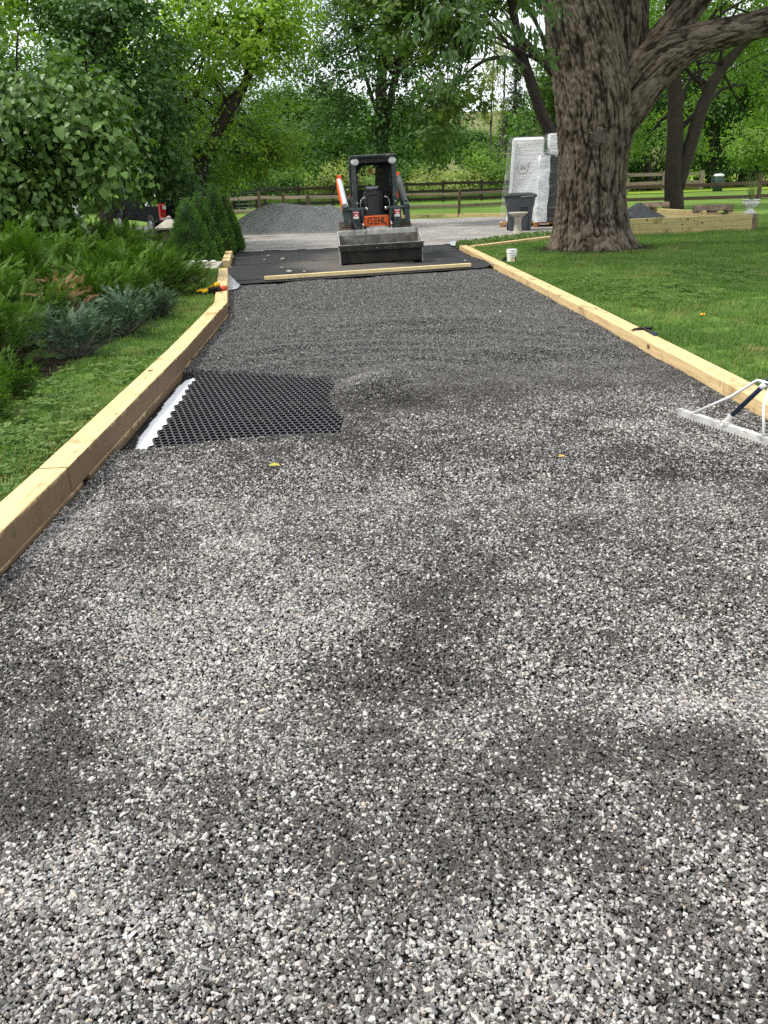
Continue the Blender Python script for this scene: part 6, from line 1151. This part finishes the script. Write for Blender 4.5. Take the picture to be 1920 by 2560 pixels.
def place(n_fn, x0, x1, y0, y1, keep, dens, seed):
    rg = np.random.default_rng(seed); n = int((x1 - x0) * (y1 - y0) * dens); x = rg.uniform(x0, x1, n); y = rg.uniform(y0, y1, n); k = keep(x, y); px, py, dz = proj(np.stack([x, y, 0 * x], 1)); k &= (dz > 0.1) & (px > -260) & (px < 2200) & (py > 380)
    return x[k], y[k], rg
def lawnfield():
    P = []; T = []; Sc = []; I = []
    fr = [np.array(p_) for p_ in ((5.2, 20.95), (9.4, 21.6), (8.5, 26.2), (7.4, 28.3))]
    def right(x, y): return (x > xr(y) + TW + 0.01) & ~((np.hypot(x - 4.42, y - 17.5) + 0.6 * (n2(x, y, 2.5, 3, 13) - 0.5)) < 1.16) & ~inpoly([tuple(f) for f in fr], x, y) & ~inpoly([(1.9, 18.6), (4.7, 21.4), (4.4, 22.2), (1.6, 19.5)], x, y) & (~inpoly(YARD, x, y))
    def left(x, y): return (x < xl(y) - TW - 0.01) & ((x > -3.3) | (y > 12.5)) & ~inpoly(BEDP, x, y) & ~((y > 15.15) & (y < 21.5))
    def bald(x, y): return n2(x, y, 1.7, 3, 80)
    for x0, x1, y0, y1, kf, dens, sc, seed in [(2.3, 6.5, 4, 8, right, 420, 1.0, 1), (2.2, 9, 8, 13, right, 300, 1.05, 2), (2.0, 12, 13, 20, right, 190, 1.2, 3), (3, 15, 20, 28, right, 90, 1.5, 4), (-3.4, -1.7, 2.2, 6, left, 520, 0.95, 5), (-3.6, -1.9, 6, 12, left, 380, 1.0, 6), (-6, -2.2, 12, 15.2, left, 260, 1.1, 7)]:
        x, y, rg = place(None, x0, x1, y0, y1, kf, dens, seed); b = bald(x, y); k = rg.random(len(x)) < np.clip(0.35 + 1.6 * (b - 0.25), 0.25, 1); x, y, b = x[k], y[k], b[k]
        P.append(np.stack([x, y, lawn_z(x, y) - 0.004], 1)); t = np.clip((0.26 if kf is left else 0.12) + 0.95 * (n2(x, y, 0.9, 4, 82)) + rg.normal(0, .14, len(x)) - 0.02, 0, .95); t = np.where(rg.random(len(x)) < 0.04 + 0.3 * sstep(0.55, 0.7, n2(x, y, 1.2, 3, 88)), 1.0, t); T.append(t); Sc.append(sc * np.exp(rg.normal(0, .22, len(x))) * (0.75 + 0.5 * b)); I.append(rg.integers(0, 5, len(x)))
    P = np.concatenate(P); T = np.concatenate(T); Sc = np.concatenate(Sc); I = np.concatenate(I); rg = np.random.default_rng(9)
    o = scatter('grass', P, np.stack([0 * T, 0 * T, rg.uniform(0, 6.28, len(T))], 1), np.repeat(Sc[:, None], 3, 1), I, {'tone': T}, [tuft(k) for k in range(5)]); tag(o, 'short green lawn grass on both sides of the drive', 'grass', kind='stuff'); print('tufts', len(T))
    # clover patches
    P = []
    for x0, x1, y0, y1, kf, dens, seed, c_, r_ in [(2.5, 6, 6, 13, right, 170, 11, G(1640, 745), 0.8), (2.5, 8, 6, 16, right, 110, 12, G(1840, 690), 1.0), (2.5, 5, 8, 13, right, 150, 15, G(1500, 720), 0.6), (-3.3, -1.7, 2.5, 6, left, 150, 13, np.array([-2.2, 4.6]), 0.9), (-3.3, -1.7, 5, 9, left, 80, 14, np.array([-2.2, 6.6]), 0.8)]:
        x, y, rg = place(None, x0, x1, y0, y1, kf, dens, seed); k = np.hypot(x - c_[0], (y - c_[1]) * .8) + 0.8 * (n2(x, y, 2.5, 3, 85) - 0.5) < r_; P.append(np.stack([x[k], y[k], lawn_z(x[k], y[k])], 1))
    P = np.concatenate(P); n = len(P); o = scatter('clover', P, np.stack([rg.normal(0, .15, n), rg.normal(0, .15, n), rg.uniform(0, 6.28, n)], 1), np.repeat(np.exp(rg.normal(-0.25, .2, n))[:, None], 3, 1), rg.integers(0, 3, n), {'tone': np.clip(rg.normal(.72, .12, n), 0, .9)}, [clover(k) for k in range(3)]); tag(o, 'patches of light green clover growing in the lawn', 'clover', kind='stuff')
    # tall meadow grass behind the dark fence
    rg = np.random.default_rng(21); n = 5200; x = rg.uniform(-22, 16, n); y = 56.2 + 18 * rg.random(n) ** 1.5; P = np.stack([x, y, 0 * x + 0.02], 1)
    o = scatter('meadow_grass', P, np.stack([0 * x, 0 * x, rg.uniform(0, 6.28, n)], 1), np.stack([np.full(n, 4.0), np.full(n, 4.0), rg.uniform(8, 13, n)], 1), rg.integers(0, 5, n), {'tone': np.clip(rg.normal(.68, .14, n), 0, .92)}, [tuft(k + 10, 16, .06, .04, .08, .004) for k in range(5)]); tag(o, 'tall yellow-green meadow grass beyond the dark fence', 'meadow grass', kind='stuff')
lawnfield()
def cover():
    rg = np.random.default_rng(31); n = 5200; a, b = np.array([2.0, 18.95]), np.array([4.7, 21.55]); t = rg.random(n); d = (b - a) / np.linalg.norm(b - a); nr = np.array([-d[1], d[0]]); wv = rg.random(n) * np.interp(t, [0, .15, 1], [0.25, 0.65, 0.75]) + 0.06
    xy = a + (b - a) * t[:, None] + nr * wv[:, None]; z = 0.02 + 0.08 * rg.random(n) * (0.6 + 0.8 * n2(xy[:, 0], xy[:, 1], 3, 2, 3)); P = np.stack([xy[:, 0], xy[:, 1], z], 1)
    N = norm(np.array([0, -0.2, .8]) + rg.normal(size=(n, 3)) * .5); A = norm(rg.normal(size=(n, 3)) + np.array([0, 0, .7])); V, F, k = leaves(P, A, N, 0.055 * np.exp(rg.normal(0, .25, n)), 'diamond')
    tag(raw('ground_cover', V, F, LM['cover'], attrs={'tint': np.repeat(rg.random(n), k)}), 'low green and pale ground cover plants along the branching timber', 'ground cover', kind='stuff')
cover()
def dandelion():
    p_ = G(1753, 808); r = thing('dandelion', 'single yellow dandelion flower in the lawn near the hammer', 'flower', (p_[0], p_[1], 0.03)); MB().tube([(0, 0, 0), (0.004, 0, 0.05)], 0.002, 5).build('stalk', M['grass'], r); b = MB()
    for k in range(18): a = k * 2.4; b.tube([(0.004, 0, 0.05), (0.004 + math.cos(a) * .026, math.sin(a) * .026, 0.058 + 0.006 * (k % 3))], [0.006, 0.004], 4)
    b.build('flower_head', M['yellow_paint'], r)
dandelion()

tag(sheet('bare_soil', np.arange(3.0, 5.9, 0.08), np.arange(15.8, 18.2, 0.08), lambda x, y: lawn_z(x, y) + 0.006 + 0.03 * n2(x, y, 4, 3, 12), M['mulch'], lambda x, y: np.hypot(x - 4.42, y - 17.5) + 0.6 * (n2(x, y, 2.5, 3, 13) - 0.5) < 1.32), kind='structure')
